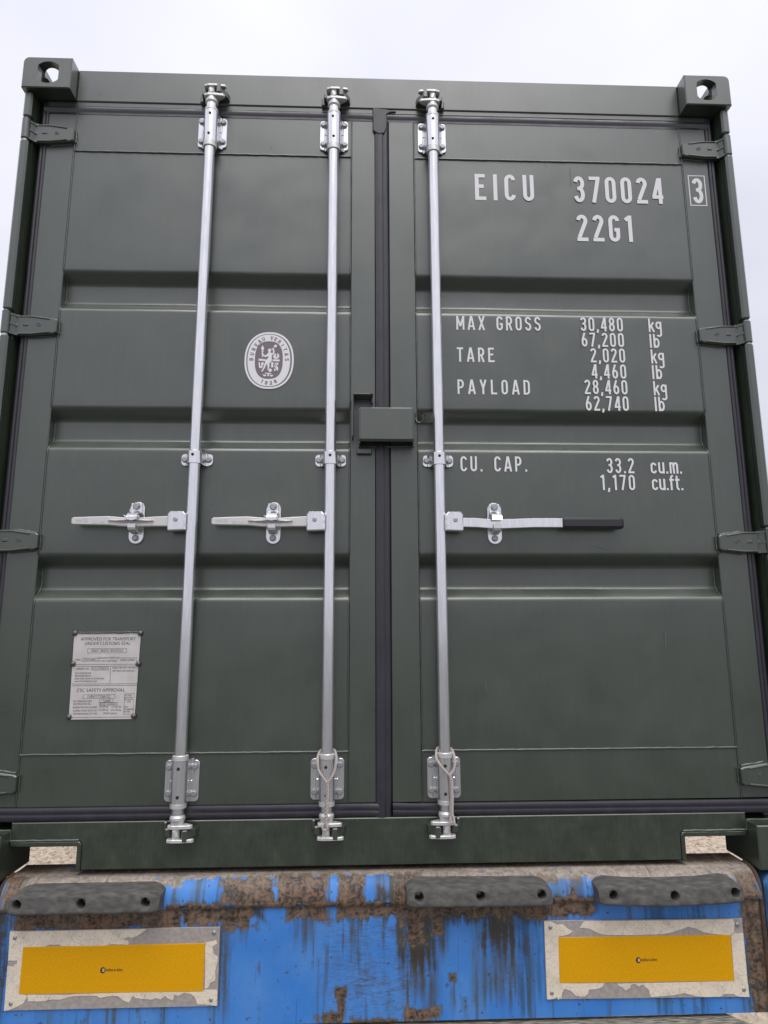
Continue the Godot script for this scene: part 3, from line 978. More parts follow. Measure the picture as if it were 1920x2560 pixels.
func build_doors(root: Node3D) -> void:
	var a := make_door(root, -1.150, -1.054, -0.110, -0.027)
	a.set_meta("label", "door leaf with the oval emblem, the white approval plate and two locking bars")
	var b := make_door(root, 0.018, 0.107, 1.054, 1.147)
	b.set_meta("label", "door leaf with all the white lettering and a single locking bar")
	# weather strips
	var top := [Vector2(0.0, 0.002), Vector2(0.004, 0.0045), Vector2(0.012, 0.005), Vector2(0.020, 0.003), Vector2(0.0285, -0.001), Vector2(0.0285, -0.03)]
	gasket_strip(root, Vector3(-1.165, 2.4535, ZH - 0.006), Vector3(-0.022, 2.4535, ZH - 0.006), Vector3(0, -1, 0), top)
	gasket_strip(root, Vector3(0.012, 2.4515, ZH - 0.006), Vector3(1.163, 2.4515, ZH - 0.006), Vector3(0, -1, 0), top)
	var bot := [Vector2(0.0, -0.03), Vector2(0.0, 0.001), Vector2(0.003, 0.0045), Vector2(0.017, 0.0055), Vector2(0.0195, 0.0035), Vector2(0.022, 0.0055), Vector2(0.036, 0.003), Vector2(0.039, 0.0)]
	gasket_strip(root, Vector3(-1.165, 0.180, ZH - 0.006), Vector3(-0.020, 0.180, ZH - 0.006), Vector3(0, -1, 0), bot)
	gasket_strip(root, Vector3(0.020, 0.179, ZH - 0.006), Vector3(1.163, 0.177, ZH - 0.006), Vector3(0, -1, 0), bot)
	var mid := [Vector2(0.0, -0.02), Vector2(0.0, 0.004), Vector2(0.004, 0.0065), Vector2(0.020, 0.0075), Vector2(0.027, 0.006), Vector2(0.0285, 0.003), Vector2(0.032, 0.006), Vector2(0.044, 0.003), Vector2(0.0455, -0.02)]
	gasket_strip(root, Vector3(-0.0275, 0.140, ZD - 0.001), Vector3(-0.0275, 2.45, ZD - 0.001), Vector3(1, 0, 0), mid)
	for sx in [-1.0, 1.0]:
		gasket_strip(root, Vector3(sx * 1.146, 0.150, ZD - 0.001), Vector3(sx * 1.146, 2.468, ZD - 0.001), Vector3(sx, 0, 0), [Vector2(0.0, -0.02), Vector2(0.001, 0.003), Vector2(0.006, 0.0055), Vector2(0.012, 0.004), Vector2(0.014, -0.001), Vector2(0.017, 0.003), Vector2(0.024, 0.001), Vector2(0.031, -0.008), Vector2(0.037, -0.03)])
	# folded flap where the strips meet at the top
	var st := st_new()
	prism(st, PackedVector2Array([Vector2(-0.0375, 2.4745), Vector2(-0.018, 2.4725), Vector2(0.012, 2.4690), Vector2(0.046, 2.4600), Vector2(0.022, 2.4540), Vector2(0.0125, 2.446), Vector2(0.0155, 2.425), Vector2(0.0135, 2.395), Vector2(0.004, 2.372), Vector2(-0.018, 2.370), Vector2(-0.027, 2.3765), Vector2(-0.0325, 2.3790), Vector2(-0.0365, 2.3870), Vector2(-0.0360, 2.42)]), ZD, ZD + 0.0085, 0.0030)
	mi(root, "gasket_flap", done(st), M.gasket)
	# lettering
	var z := ZD + 0.0006
	letters(b, "EICU", 0.3166, 0.5219, 2.1275, 0.1, z)
	letters(b, "370024", 0.6612, 0.9761, 2.1265, 0.1, z)
	letters(b, "3", 1.0812, 1.1185, 2.1315, 0.098, z)
	st = st_new()
	ribbon(st, [Vector2(1.0715, 2.1235), Vector2(1.1285, 2.1235), Vector2(1.1285, 2.2385), Vector2(1.0715, 2.2385), Vector2(1.0715, 2.1235)], 0.0017, z, Transform2D.IDENTITY)
	mi(b, "lettering_frame", done(st), M.lettering)
	letters(b, "22G1", 0.6638, 0.8588, 1.979, 0.1, z)
	var w := 0.40
	var t := 0.125
	letters(b, "MAX GROSS", 0.2400, 0.5222, 1.6490, 0.0495, z, 0.42, t)
	letters(b, "TARE", 0.2394, 0.3639, 1.5370, 0.0500, z, 0.42, t)
	letters(b, "PAYLOAD", 0.2390, 0.4765, 1.4258, 0.0500, z, 0.42, t)
	letters(b, "30,480", 0.6562, 0.7997, 1.6500, 0.0495, z, w, t)
	letters(b, "67,200", 0.6570, 0.7998, 1.5950, 0.0495, z, w, t)
	letters(b, "2,020", 0.6837, 0.7999, 1.5400, 0.0495, z, w, t)
	letters(b, "4,460", 0.6838, 0.7997, 1.4840, 0.0495, z, w, t)
	letters(b, "28,460", 0.6573, 0.7999, 1.4297, 0.0495, z, w, t)
	letters(b, "62,740", 0.6579, 0.8002, 1.3735, 0.0495, z, w, t)
	for k in 3:
		letters(b, "kg", 0.8870, 0.9312, 1.6495 - 0.1110 * k, 0.0490, z, 0.42, t)
		letters(b, "lb", 0.8870, 0.9200, 1.5935 - 0.1100 * k, 0.0490, z, 0.42, t)
	letters(b, "CU. CAP.", 0.2424, 0.4559, 1.1680, 0.0495, z, 0.42, t)
	letters(b, "33.2", 0.7132, 0.8032, 1.1642, 0.0500, z, w, t)
	letters(b, "1,170", 0.6904, 0.8021, 1.1088, 0.0500, z, w, t)
	letters(b, "cu.m.", 0.8568, 0.9586, 1.1638, 0.0500, z, w, t)
	letters(b, "cu.ft.", 0.8571, 0.9584, 1.1092, 0.0500, z, w, t)
	# fine scratches in the paint
	for q in [[0.6530, 2.190, 0.6545, 2.262], [0.5690, 2.262, 0.5700, 2.290], [0.6535, 1.585, 0.6560, 1.668], [0.5300, 1.622, 0.5305, 1.655], [0.655, 0.930, 0.700, 0.921], [0.700, 0.915, 0.712, 0.921], [0.30, 0.52, 0.303, 0.49], [0.86, 0.62, 0.861, 0.66]]:
		st = st_new()
		ribbon(st, [Vector2(q[0], q[1]), Vector2(lerpf(q[0], q[2], 0.5) + 0.0006, lerpf(q[1], q[3], 0.5)), Vector2(q[2], q[3])], 0.0006, z + 0.0012, Transform2D.IDENTITY)
		mi(b, "scratch", done(st), M.scratch)
	build_emblem(a)
	build_plate(root)

func build_emblem(door: Node3D) -> void:
	var e := group_node(door, "emblem", Vector3(-0.3727, 1.5345, ZD + 0.0004))
	var s := 0.0002
	# coordinates in millimetres from the middle of the emblem
	var put := func(poly: PackedVector2Array, layer: int, m: Material) -> void:
		var q := PackedVector2Array()
		for v in poly:
			q.append(v * 0.001)
		flat(e, "print", q, s * layer + 0.0003, m)
	put.call(ellipse(0, 0, 79.5, 97.5, 56, 2.25), 1, M.emblem_white)
	put.call(ellipse(0, 0, 73.5, 91.0, 56, 2.25), 2, M.emblem_grey)
	put.call(ellipse(-0.8, 0, 69.0, 88.5, 56, 2.25), 3, M.emblem_white)
	put.call(ellipse(-1, 1, 45.0, 64.5, 56, 2.6), 4, M.emblem_grey)
	# words round the ring
	var ring := func(text: String, a0: float, a1: float, flip: bool) -> void:
		var st := st_new()
		for i in text.length():
			var ch := text[i]
			if ch == " ":
				mi(e, "print", done(st), M.emblem_grey)
				st = st_new()
				continue
			var a := deg_to_rad(lerpf(a0, a1, float(i) / (text.length() - 1)))
			var c := Vector2(cos(a) * 57.5, sin(a) * 77.5)
			var nrm := Vector2(cos(a) / 57.5, sin(a) / 77.5).normalized()
			if flip:
				nrm = -nrm
			var tang := Vector2(nrm.y, -nrm.x)
			var h := 13.0
			var g := glyph(ch, 0.66, 0.2)
			var o: Vector2 = c - nrm * h * 0.5 - tang * h * g[0] * 0.5
			var k := 0
			for line in g[1]:
				k += 1
				ribbon(st, line, 0.1, s * 4 + 0.0003 + k * 0.00005, Transform2D(tang * h * 0.001, nrm * h * 0.001, o * 0.001))
		mi(e, "print", done(st), M.emblem_grey)
	ring.call("BUREAU VERITAS", 178, 2, false)
	ring.call("1828", 248, 292, true)
	# the figure with torch and mirror, the book, wheel and scales round it
	var white := [
		ellipse(0.5, 34, 5.2, 6.2, 12),
		PackedVector2Array([Vector2(-3, 27), Vector2(4, 28), Vector2(10, 22), Vector2(12, 30), Vector2(9, 40), Vector2(13, 41), Vector2(17, 33), Vector2(16, 22), Vector2(9, 17), Vector2(8, 8), Vector2(9, 0), Vector2(6, -7), Vector2(1, -10), Vector2(2, -20), Vector2(-1, -29), Vector2(-6, -33), Vector2(-4, -22), Vector2(-6, -12), Vector2(-8, -14), Vector2(-13, -26), Vector2(-18, -36), Vector2(-23, -40), Vector2(-24, -36), Vector2(-19, -28), Vector2(-15, -14), Vector2(-12, -3), Vector2(-6, 5), Vector2(-2, 10), Vector2(-4, 14), Vector2(-12, 10), Vector2(-17, 13), Vector2(-26, 22), Vector2(-24, 25), Vector2(-13, 16), Vector2(-7, 21)]),
		PackedVector2Array([Vector2(-24, 30), Vector2(-20, 30), Vector2(-20, 10), Vector2(-23, 9)]),
		PackedVector2Array([Vector2(-27, 32), Vector2(-17, 32), Vector2(-19, 29), Vector2(-25, 29)]),
		PackedVector2Array([Vector2(-25, 34), Vector2(-19, 34), Vector2(-17, 42), Vector2(-20, 46), Vector2(-22, 52), Vector2(-25, 47), Vector2(-27, 41)]),
		ellipse(19.5, 49, 5.2, 4.6, 12),
		PackedVector2Array([Vector2(11, 40), Vector2(15, 46), Vector2(16, 44), Vector2(13, 38)]),
		PackedVector2Array([Vector2(6, 38), Vector2(9, 42), Vector2(11, 39), Vector2(8, 36)]),
		PackedVector2Array([Vector2(-34, 5), Vector2(-10, 3), Vector2(-10, -3), Vector2(-34, -2)]),
		PackedVector2Array([Vector2(11, 3), Vector2(34, 3), Vector2(34, -4), Vector2(11, -3)]),
		PackedVector2Array([Vector2(12, 12), Vector2(18, 23), Vector2(22, 23), Vector2(22, 12), Vector2(26, 12), Vector2(26, 24), Vector2(31, 22), Vector2(33, 10), Vector2(28, 8), Vector2(28, 5), Vector2(17, 5)]),
		PackedVector2Array([Vector2(7, -7), Vector2(14, -7), Vector2(14, -25), Vector2(7, -25)]),
		PackedVector2Array([Vector2(-34, -7), Vector2(-29, -8), Vector2(-28, -21), Vector2(-25, -21), Vector2(-25, -8), Vector2(-18, -7), Vector2(-17, -15), Vector2(-20, -17), Vector2(-21, -25), Vector2(-26, -28), Vector2(-32, -25)]),
		PackedVector2Array([Vector2(17, -9), Vector2(20, -8), Vector2(31, -27), Vector2(30, -31), Vector2(27, -29)]),
		PackedVector2Array([Vector2(22, -8), Vector2(29, -8), Vector2(31, -14), Vector2(27, -16)]),
		PackedVector2Array([Vector2(17, -16), Vector2(17, -21), Vector2(25, -34), Vector2(30, -37), Vector2(30, -33)]),
		PackedVector2Array([Vector2(17, -27), Vector2(21, -30), Vector2(22, -37), Vector2(17, -36)]),
		ellipse(4, -34, 6.0, 6.0, 14),
		PackedVector2Array([Vector2(-12, -43), Vector2(8, -44), Vector2(8, -47), Vector2(1, -47), Vector2(1, -55), Vector2(-4, -55), Vector2(-4, -46), Vector2(-12, -46)]),
		PackedVector2Array([Vector2(-20, -49), Vector2(-7, -50), Vector2(-9, -55), Vector2(-15, -56)]),
		PackedVector2Array([Vector2(3, -50), Vector2(15, -50), Vector2(11, -56), Vector2(5, -55)])]
	for i in white.size():
		put.call(white[i], 5 + i % 4, M.emblem_white)

func build_plate(root: Node3D) -> void:
	var p := group_node(root, "approval_plate", Vector3(-0.827, 0.5437, ZD + 0.0005))
	var hw := 0.0965
	var hh := 0.1245
	var st := st_new()
	prism(st, PackedVector2Array([Vector2(-hw, -hh), Vector2(hw - 0.004, -hh), Vector2(hw, hh), Vector2(-hw - 0.003, hh)]), 0.0, 0.0012, 0.0004)
	mi(p, "sheet", done(st), M.plate)
	# painted-over upper edge
	bead(p, seg(Vector3(-hw, hh, 0.0008), Vector3(hw, hh + 0.0005, 0.0008), 0.006), 0.0028)
	st = st_new()
	lathe(st, [Vector2(0.0085, 0), Vector2(0.0080, 0.002), Vector2(0.0055, 0.0055), Vector2(0.003, 0.0068), Vector2(0, 0.007)], 12, Transform3D(Basis(Vector3.RIGHT, PI / 2), Vector3.ZERO), true)
	var rv := done(st)
	for v in [Vector2(-0.097, 0.123), Vector2(0.095, 0.122), Vector2(-0.096, 0.034), Vector2(0.094, 0.033), Vector2(-0.096, -0.117), Vector2(0.090, -0.116)]:
		mi(p, "rivet", rv, M.paint, Vector3(v.x, v.y, 0.0012))
	var zz := 0.0016
	for row in PLATE_TEXT:
		var tm := TextMesh.new()
		var f := SystemFont.new()
		f.font_names = PackedStringArray(["Droid Sans"])
		tm.font = f
		tm.font_size = 32
		tm.pixel_size = row[4] * 0.001 / 23.0
		tm.depth = 0.0
		tm.text = row[0]
		tm.horizontal_alignment = HORIZONTAL_ALIGNMENT_LEFT
		tm.vertical_alignment = VERTICAL_ALIGNMENT_BOTTOM
		var bb := tm.get_aabb()
		var o := mi(p, "print", tm, M.ink)
		var k: float = (row[2] - row[1]) * 0.001 / max(1e-4, bb.size.x)
		o.scale = Vector3(k, 1, 1)
		o.position = Vector3(row[1] * 0.001 - bb.position.x * k, row[3] * 0.001 - bb.position.y, zz)
	for r in PLATE_FRAMES:
		frame_line(p, r[0] * 0.001, r[1] * 0.001, r[2] * 0.001, r[3] * 0.001, zz)
	st = st_new()
	for r in PLATE_LINES:
		ribbon(st, [Vector2(r[0], r[1]), Vector2(r[2], r[3])], 0.45, zz, Transform2D(Vector2(0.001, 0), Vector2(0, 0.001), Vector2.ZERO))
	mi(p, "printed_lines", done(st), M.ink)

# ------------------------------------------------------------------ door gear
func build_hardware(root: Node3D) -> void:
	for k in 4:
		hinge(root, -1.0, 0.2475 + 0.6955 * k, k)
		hinge(root, 1.0, 0.2445 + 0.6955 * k, k)
	locking_bar(root, -0.588, 1.0, 0)
	locking_bar(root, -0.170, 1.0, 1)
	locking_bar(root, 0.170, -1.0, 2)
	lock_box(root)

func hinge(root: Node3D, sx: float, y: float, k: int) -> void:
	var h := group_node(root, "hinge", Vector3(0, y, 0))
	# blade: wide at the barrel, narrower at the tip
	var st := st_new()
	prism(st, PackedVector2Array([Vector2(sx * 1.176, -0.0345), Vector2(sx * 1.130, -0.0345), Vector2(sx * 1.060, -0.0275), Vector2(sx * 1.0515, -0.022), Vector2(sx * 1.0505, 0.019), Vector2(sx * 1.058, 0.0235), Vector2(sx * 1.128, 0.0335), Vector2(sx * 1.176, 0.0335)]), ZD - 0.001, ZD + 0.018, 0.003)
	# raised rims along both edges
	var rim := [[Vector2(1.17, -0.0295), Vector2(1.128, -0.0295), Vector2(1.072, -0.0235)], [Vector2(1.17, 0.0285), Vector2(1.128, 0.0285), Vector2(1.075, 0.0205)]]
	for r in rim:
		var pts := []
		for v in r:
			pts.append(Vector3(sx * v.x, v.y, ZD + 0.0175))
		tube(st, pts, 0.0034, 6)
	# cast mark
	var ring := []
	for i in 15:
		var a := TAU * i / 14.0
		ring.append(Vector3(sx * 1.108 + 0.0085 * cos(a), 0.0005 + 0.005 * sin(a), ZD + 0.018))
	tube(st, ring, 0.0011, 4, false)
	cbox(st, Vector3(sx * 1.108 - 0.004, -0.0006, ZD + 0.016), Vector3(sx * 1.108 + 0.004, 0.0016, ZD + 0.0195), 0.0005)
	cbox(st, Vector3(sx * 1.157, -0.005, ZD + 0.012), Vector3(sx * 1.138, 0.007, ZD + 0.0205), 0.003)
	mi(h, "blade", done(st), M.paint)
	# neck stepping out to the barrel, with two pockets left between its webs
	st = st_new()
	var neck := PackedVector2Array([Vector2(1.170, ZD + 0.004), Vector2(1.170, ZD + 0.0182), Vector2(1.178, ZD + 0.0195), Vector2(1.192, ZD + 0.036), Vector2(1.204, ZD + 0.040), Vector2(1.204, ZD + 0.020), Vector2(1.190, ZD + 0.016), Vector2(1.180, ZD + 0.004)])
	var q := PackedVector2Array()
	for v in neck:
		q.append(Vector2(sx * v.x, v.y))
	var up := Transform3D(Basis(Vector3(1, 0, 0), Vector3(0, 0, 1), Vector3(0, 1, 0)), Vector3.ZERO)
	for band in [[-0.035, -0.0265], [-0.004, 0.005], [0.0275, 0.035]]:
		prism(st, q, band[0], band[1], 0.001, up)
	var thin := PackedVector2Array()
	for v in neck:
		thin.append(Vector2(sx * (v.x if v.x > 1.171 else 1.1705), v.y - 0.0035))
	prism(st, thin, -0.0264, 0.0274, 0.0, up)
	mi(h, "neck", done(st), M.paint)
	st = st_new()
	lathe(st, [Vector2(0, -0.036), Vector2(0.0115, -0.036), Vector2(0.0135, -0.034), Vector2(0.0135, 0.038), Vector2(0.0115, 0.040), Vector2(0, 0.040)], 20, Transform3D(Basis.IDENTITY, Vector3(sx * 1.203, 0, -0.029)))
	mi(h, "barrel", done(st), M.paint)
	st = st_new()
	lathe(st, [Vector2(0, -0.044), Vector2(0.0085, -0.044), Vector2(0.0085, 0.043), Vector2(0, 0.043)], 14, Transform3D(Basis.IDENTITY, Vector3(sx * 1.203, 0, -0.029)))
	mi(h, "pin", done(st), M.cast)
	# fillet welds at the tip and under the blade
	bead(h, seg(Vector3(sx * 1.0495, -0.022, ZD + 0.001), Vector3(sx * 1.049, 0.020, ZD + 0.001), 0.005), 0.0032)
	bead(h, seg(Vector3(sx * 1.06, -0.029, ZD + 0.001), Vector3(sx * 1.13, -0.0355, ZD + 0.001), 0.007), 0.0034)
	bead(h, seg(Vector3(sx * 1.06, 0.025, ZD + 0.001), Vector3(sx * 1.13, 0.035, ZD + 0.001), 0.007), 0.0038)

func omega(st: SurfaceTool, y0: float, y1: float) -> void:
	# clamp hump over the bar: a plan outline (x, z) raised along y
	var p := PackedVector2Array([Vector2(-0.036, -0.0555), Vector2(-0.029, -0.0525), Vector2(-0.0255, -0.047), Vector2(-0.0235, -0.038)])
	for i in 13:
		var a := PI - PI * i / 12.0
		p.append(Vector2(0.0232 * cos(a), -0.030 + 0.0232 * sin(a)))
	p.append_array(PackedVector2Array([Vector2(0.0235, -0.038), Vector2(0.0255, -0.047), Vector2(0.029, -0.0525), Vector2(0.036, -0.0555)]))
	prism(st, p, y0, y1, 0.001, Transform3D(Basis(Vector3(1, 0, 0), Vector3(0, 0, 1), Vector3(0, 1, 0)), Vector3.ZERO), true, true)

func bracket(bar: Node3D, called: String, y0: float, y1: float, s0: float, s1: float, bolts: Array, plugs: Array, bm: Mesh) -> void:
	var st := st_new()
	prism(st, rrect(-0.0488, y0, 0.0488, y1, 0.011), ZD + 0.0004, ZD + 0.0052, 0.0012)
	omega(st, s0, s1)
	# small pinched gussets at the foot of the hump
	if y1 - y0 > 0.08:
		for s in [-1.0, 1.0]:
			cbox(st, Vector3(s * 0.0245, (y0 + y1) * 0.5 - 0.003, ZD + 0.004), Vector3(s * 0.0325, (y0 + y1) * 0.5 + 0.003, ZD + 0.0105), 0.0025)
	var o := mi(bar, called, done(st), M.zinc)
	o.position = Vector3.ZERO
	for b in bolts:
		mi(bar, "bolt", bm, M.bolt, Vector3(b.x, b.y, ZD + 0.0052), Vector3(0, 0, rng.randf()))
	for y in plugs:
		st = st_new()
		lathe(st, [Vector2(0, 0), Vector2(0.0046, 0), Vector2(0.0046, 0.0022), Vector2(0.002, 0.003), Vector2(0, 0.0012)], 12, Transform3D(Basis(Vector3.RIGHT, PI / 2), Vector3(rng.randf_range(-0.003, 0.002), y, -0.0078)))
		mi(bar, "plug", done(st), M.plug)

func cam(bar: Node3D, y: float, dir: float, mx: float) -> void:
	# forged cam: y is the middle of its collar, dir +1 for the upper end, -1 for the lower
	var st := st_new()
	var ax := -0.027
	var P := func(x: float, d: float, z: float) -> Vector3:
		return Vector3(x * mx, y + d * dir, z)
	var up := Basis.IDENTITY if dir > 0.0 else Basis(Vector3(1, 0, 0), PI)
	lathe(st, [Vector2(0.0176, -0.012), Vector2(0.0215, -0.006), Vector2(0.0215, 0.0), Vector2(0.018, 0.007), Vector2(0.0165, 0.018), Vector2(0, 0.018)], 18, Transform3D(up, Vector3(0, y, ax)))
	# two flanges with tapering arms
	for fl in [[0.0135, 0.0225, -0.025, 0.044], [0.050, 0.058, -0.026, 0.049]]:
		var q := PackedVector2Array([Vector2(fl[2], -0.020), Vector2(fl[2] + 0.002, -0.013), Vector2(-0.010, -0.0085), Vector2(0.012, -0.0085), Vector2(fl[3] - 0.004, -0.012), Vector2(fl[3], -0.017), Vector2(fl[3], -0.024), Vector2(0.014, -0.044), Vector2(-0.012, -0.044), Vector2(fl[2], -0.030)])
		var r := PackedVector2Array()
		for v in q:
			r.append(Vector2(v.x * mx, v.y))
		var a: float = y + fl[0] * dir
		var b: float = y + fl[1] * dir
		prism(st, r, min(a, b), max(a, b), 0.0015, Transform3D(Basis(Vector3(1, 0, 0), Vector3(0, 0, 1), Vector3(0, 1, 0)), Vector3.ZERO))
	cbox(st, P.call(-0.011, 0.016, -0.043), P.call(0.010, 0.056, -0.0135), 0.004)
	# nose on the web
	var tilt := Transform3D(Basis(Vector3(0, 0, 1), mx * 0.35), P.call(-0.001, 0.034, -0.012))
	cbox(st, Vector3(-0.006, -0.012, -0.006), Vector3(0.006, 0.010, 0.0035), 0.0025, tilt)
	mi(bar, "cam", done(st), M.cast)
	# keeper welded to header or sill, gripping the cam from both sides
	st = st_new()
	cbox(st, P.call(0.0155, 0.0245, -0.054), P.call(0.034, 0.060, -0.009), 0.004)
	var tail := PackedVector2Array([Vector2(0.030 * mx, -0.0545), Vector2(0.056 * mx, -0.0545), Vector2(0.050 * mx, -0.034), Vector2(0.034 * mx, -0.014), Vector2(0.030 * mx, -0.014)])
	var a2 := y + 0.026 * dir
	var b2 := y + 0.047 * dir
	prism(st, tail, min(a2, b2), max(a2, b2), 0.002, Transform3D(Basis(Vector3(1, 0, 0), Vector3(0, 0, 1), Vector3(0, 1, 0)), Vector3.ZERO))
	mi(bar, "keeper", done(st), M.paint)
	st = st_new()
	cbox(st, P.call(-0.036, 0.0245, -0.054), P.call(-0.0165, 0.048, -0.026), 0.004)
	cbox(st, P.call(-0.044, 0.010, -0.054), P.call(-0.030, 0.040, -0.041), 0.004)
	mi(bar, "keeper", done(st), M.paint)

func locking_bar(root: Node3D, x: float, mx: float, k: int) -> void:
	var bar := group_node(root, "locking_bar", Vector3(x, 0, 0))
	var st := st_new()
	lathe(st, [Vector2(0.0172, 0.142), Vector2(0.0172, 2.462)], 28, Transform3D(Basis.IDENTITY, Vector3(0, 0, -0.027)))
	mi(bar, "rod", done(st), M.zinc)
	for c in [[2.4165, 2.4255, 0.0225], [2.279, 2.2965, 0.0225], [0.3095, 0.3215, 0.0228], [0.182, 0.1935, 0.0228]]:
		st = st_new()
		lathe(st, [Vector2(0.0172, c[0] - 0.001), Vector2(c[2], c[0]), Vector2(c[2], c[1]), Vector2(0.0172, c[1] + 0.003)], 22, Transform3D(Basis.IDENTITY, Vector3(0, 0, -0.0285)))
		mi(bar, "collar", done(st), M.cast)
	var bm := bolt_mesh()
	bracket(bar, "bracket", 2.303, 2.4175, 2.2975, 2.4160, [Vector2(-0.0375, 2.4005), Vector2(0.0365, 2.4005), Vector2(-0.0370, 2.3250), Vector2(0.0365, 2.3250)], [2.397, 2.320], bm)
	bracket(bar, "bracket", 0.1905, 0.3045, 0.1945, 0.3090, [Vector2(-0.0380, 0.286), Vector2(0.0360, 0.287), Vector2(-0.0375, 0.214), Vector2(0.0360, 0.213)], [0.289, 0.213], bm)
	bracket(bar, "bracket", 1.1805, 1.2190, 1.1795, 1.2195, [Vector2(-0.0372, 1.2000), Vector2(0.0362, 1.2000)], [1.205], bm)
	cam(bar, 2.4565, 1.0, mx)
	cam(bar, 0.1515, -1.0, mx)
	handle(bar, -mx, k, bm)

func handle(bar: Node3D, s: float, k: int, bm: Mesh) -> void:
	# s: the side the handle points to
	var y := 1.0
	var st := st_new()
	var a := Vector3(s * 0.0185, y - 0.031, -0.046)
	var b := Vector3(s * 0.068, y + 0.029, -0.0105)
	var xs := [min(a.x, b.x), max(a.x, b.x)]
	prism(st, PackedVector2Array([Vector2(s * 0.0150, y - 0.0290), Vector2(s * 0.066, y - 0.0310), Vector2(s * 0.069, y - 0.0280), Vector2(s * 0.069, y + 0.0210), Vector2(s * 0.062, y + 0.0290), Vector2(s * 0.024, y + 0.0290), Vector2(s * 0.0150, y + 0.0190)]), -0.046, -0.0095, 0.003)
	mi(bar, "handle_hub", done(st), M.zinc)
	var weld := []
	for i in 12:
		weld.append(Vector3(s * 0.0158, y - 0.028 + 0.0045 * i, -0.0108 + rng.randf_range(-0.001, 0.001)))
	st = st_new()
	tube(st, weld, 0.0032, 6)
	mi(bar, "weld_bead", done(st), M.zinc)
	st = st_new()
	lathe(st, [Vector2(0.0068, 0), Vector2(0.0068, 0.003), Vector2(0.0055, 0.004), Vector2(0, 0.004)], 12, Transform3D(Basis(Vector3.RIGHT, PI / 2), Vector3(s * 0.045, y + 0.003, -0.0098)))
	mi(bar, "hub_pin", done(st), M.bolt)
	var zc := -0.026
	if k < 2:
		# forged handle, waisted where the retainer grips it
		st = st_new()
		var o := PackedVector2Array()
		for v in [[0.066, 0.0155], [0.110, 0.0135], [0.150, 0.0105], [0.172, 0.0100], [0.200, 0.0105], [0.250, 0.0145], [0.300, 0.0130], [0.352, 0.0110], [0.358, 0.0080]]:
			o.append(Vector2(s * v[0], y + v[1]))
		for v in [[0.358, -0.0085], [0.352, -0.0115], [0.300, -0.0125], [0.250, -0.0130], [0.205, -0.0170], [0.172, -0.0180], [0.150, -0.0175], [0.110, -0.0165], [0.066, -0.0165]]:
			o.append(Vector2(s * v[0], y + v[1]))
		prism(st, o, zc - 0.006, zc + 0.006, 0.0025)
		# boat-shaped guard along the middle
		prism(st, PackedVector2Array([Vector2(s * 0.112, y + 0.0015), Vector2(s * 0.145, y + 0.0035), Vector2(s * 0.172, y + 0.0038), Vector2(s * 0.205, y + 0.0035), Vector2(s * 0.247, y + 0.0022), Vector2(s * 0.247, y - 0.0008), Vector2(s * 0.205, y - 0.0050), Vector2(s * 0.172, y - 0.0058), Vector2(s * 0.145, y - 0.0050), Vector2(s * 0.112, y - 0.0015)]), zc, zc + 0.0145, 0.003)
		mi(bar, "handle", done(st), M.cast)
		for w in [["HH 05", 0.342, 0.302, 0.0005], ["SO HH", 0.294, 0.258, -0.0050]]:
			var tm := TextMesh.new()
			var f := SystemFont.new()
			f.font_names = PackedStringArray(["Droid Sans"])
			tm.font = f
			tm.font_size = 32
			tm.pixel_size = 0.0092 / 23.0
			tm.depth = 0.0016
			tm.text = w[0]
			tm.horizontal_alignment = HORIZONTAL_ALIGNMENT_LEFT
			tm.vertical_alignment = VERTICAL_ALIGNMENT_BOTTOM
			var bb := tm.get_aabb()
			var o2 := mi(bar, "cast_mark", tm, M.cast)
			o2.position = Vector3(s * w[1] - bb.position.x, y - 0.0035 + w[3] - bb.position.y, zc + 0.0062)
	else:
		st = st_new()
		var o := PackedVector2Array()
		var low := PackedVector2Array()
		for v in [[0.066, 0.0], [0.110, -0.001], [0.150, -0.004], [0.190, -0.005], [0.240, -0.003], [0.290, -0.001], [0.380, -0.001]]:
			o.append(Vector2(s * v[0], y + 0.012 + v[1]))
			low.append(Vector2(s * v[0], y - 0.0165 + v[1]))
		low.reverse()
		o.append_array(low)
		prism(st, o, zc - 0.005, zc + 0.005, 0.0015)
		mi(bar, "handle", done(st), M.zinc)
		st = st_new()
		var gx := [s * 0.377, s * 0.5725]
		prism(st, rrect(min(gx[0], gx[1]), y - 0.0225, max(gx[0], gx[1]), y + 0.0150, 0.012), zc - 0.0095, zc + 0.0105, 0.0085)
		mi(bar, "grip", done(st), M.grip)
	# retainer: a slotted plate with a swinging hood above and a hook below
	var cx := s * 0.1745
	st = st_new()
	prism(st, rrect(cx - 0.0225, y - 0.0655, cx + 0.0225, y + 0.0650, 0.0220, 6), ZD + 0.0004, ZD + 0.0050, 0.0012)
	mi(bar, "retainer_plate", done(st), M.zinc)
	mi(bar, "bolt", bolt_mesh(0.0098, 0.009), M.bolt, Vector3(cx - 0.001, y + 0.0500, ZD + 0.011))
	mi(bar, "bolt", bolt_mesh(0.0088, 0.008), M.bolt, Vector3(cx - 0.001, y - 0.0475, ZD + 0.005))
	st = st_new()
	var hood := [Vector2(0.060, ZD + 0.006), Vector2(0.060, ZD + 0.011), Vector2(0.036, ZD + 0.0115), Vector2(0.024, -0.020), Vector2(0.017, -0.0105), Vector2(0.003, -0.0060), Vector2(0.003, -0.0085), Vector2(0.015, -0.0135), Vector2(0.020, -0.022), Vector2(0.030, ZD + 0.006)]
	var hp := PackedVector2Array()
	for v in hood:
		hp.append(Vector2(v.y, y + v.x))
	prism(st, hp, cx - 0.0165, cx + 0.0155, 0.0008, Transform3D(Basis(Vector3(0, 0, 1), Vector3(0, 1, 0), Vector3(1, 0, 0)), Vector3.ZERO))
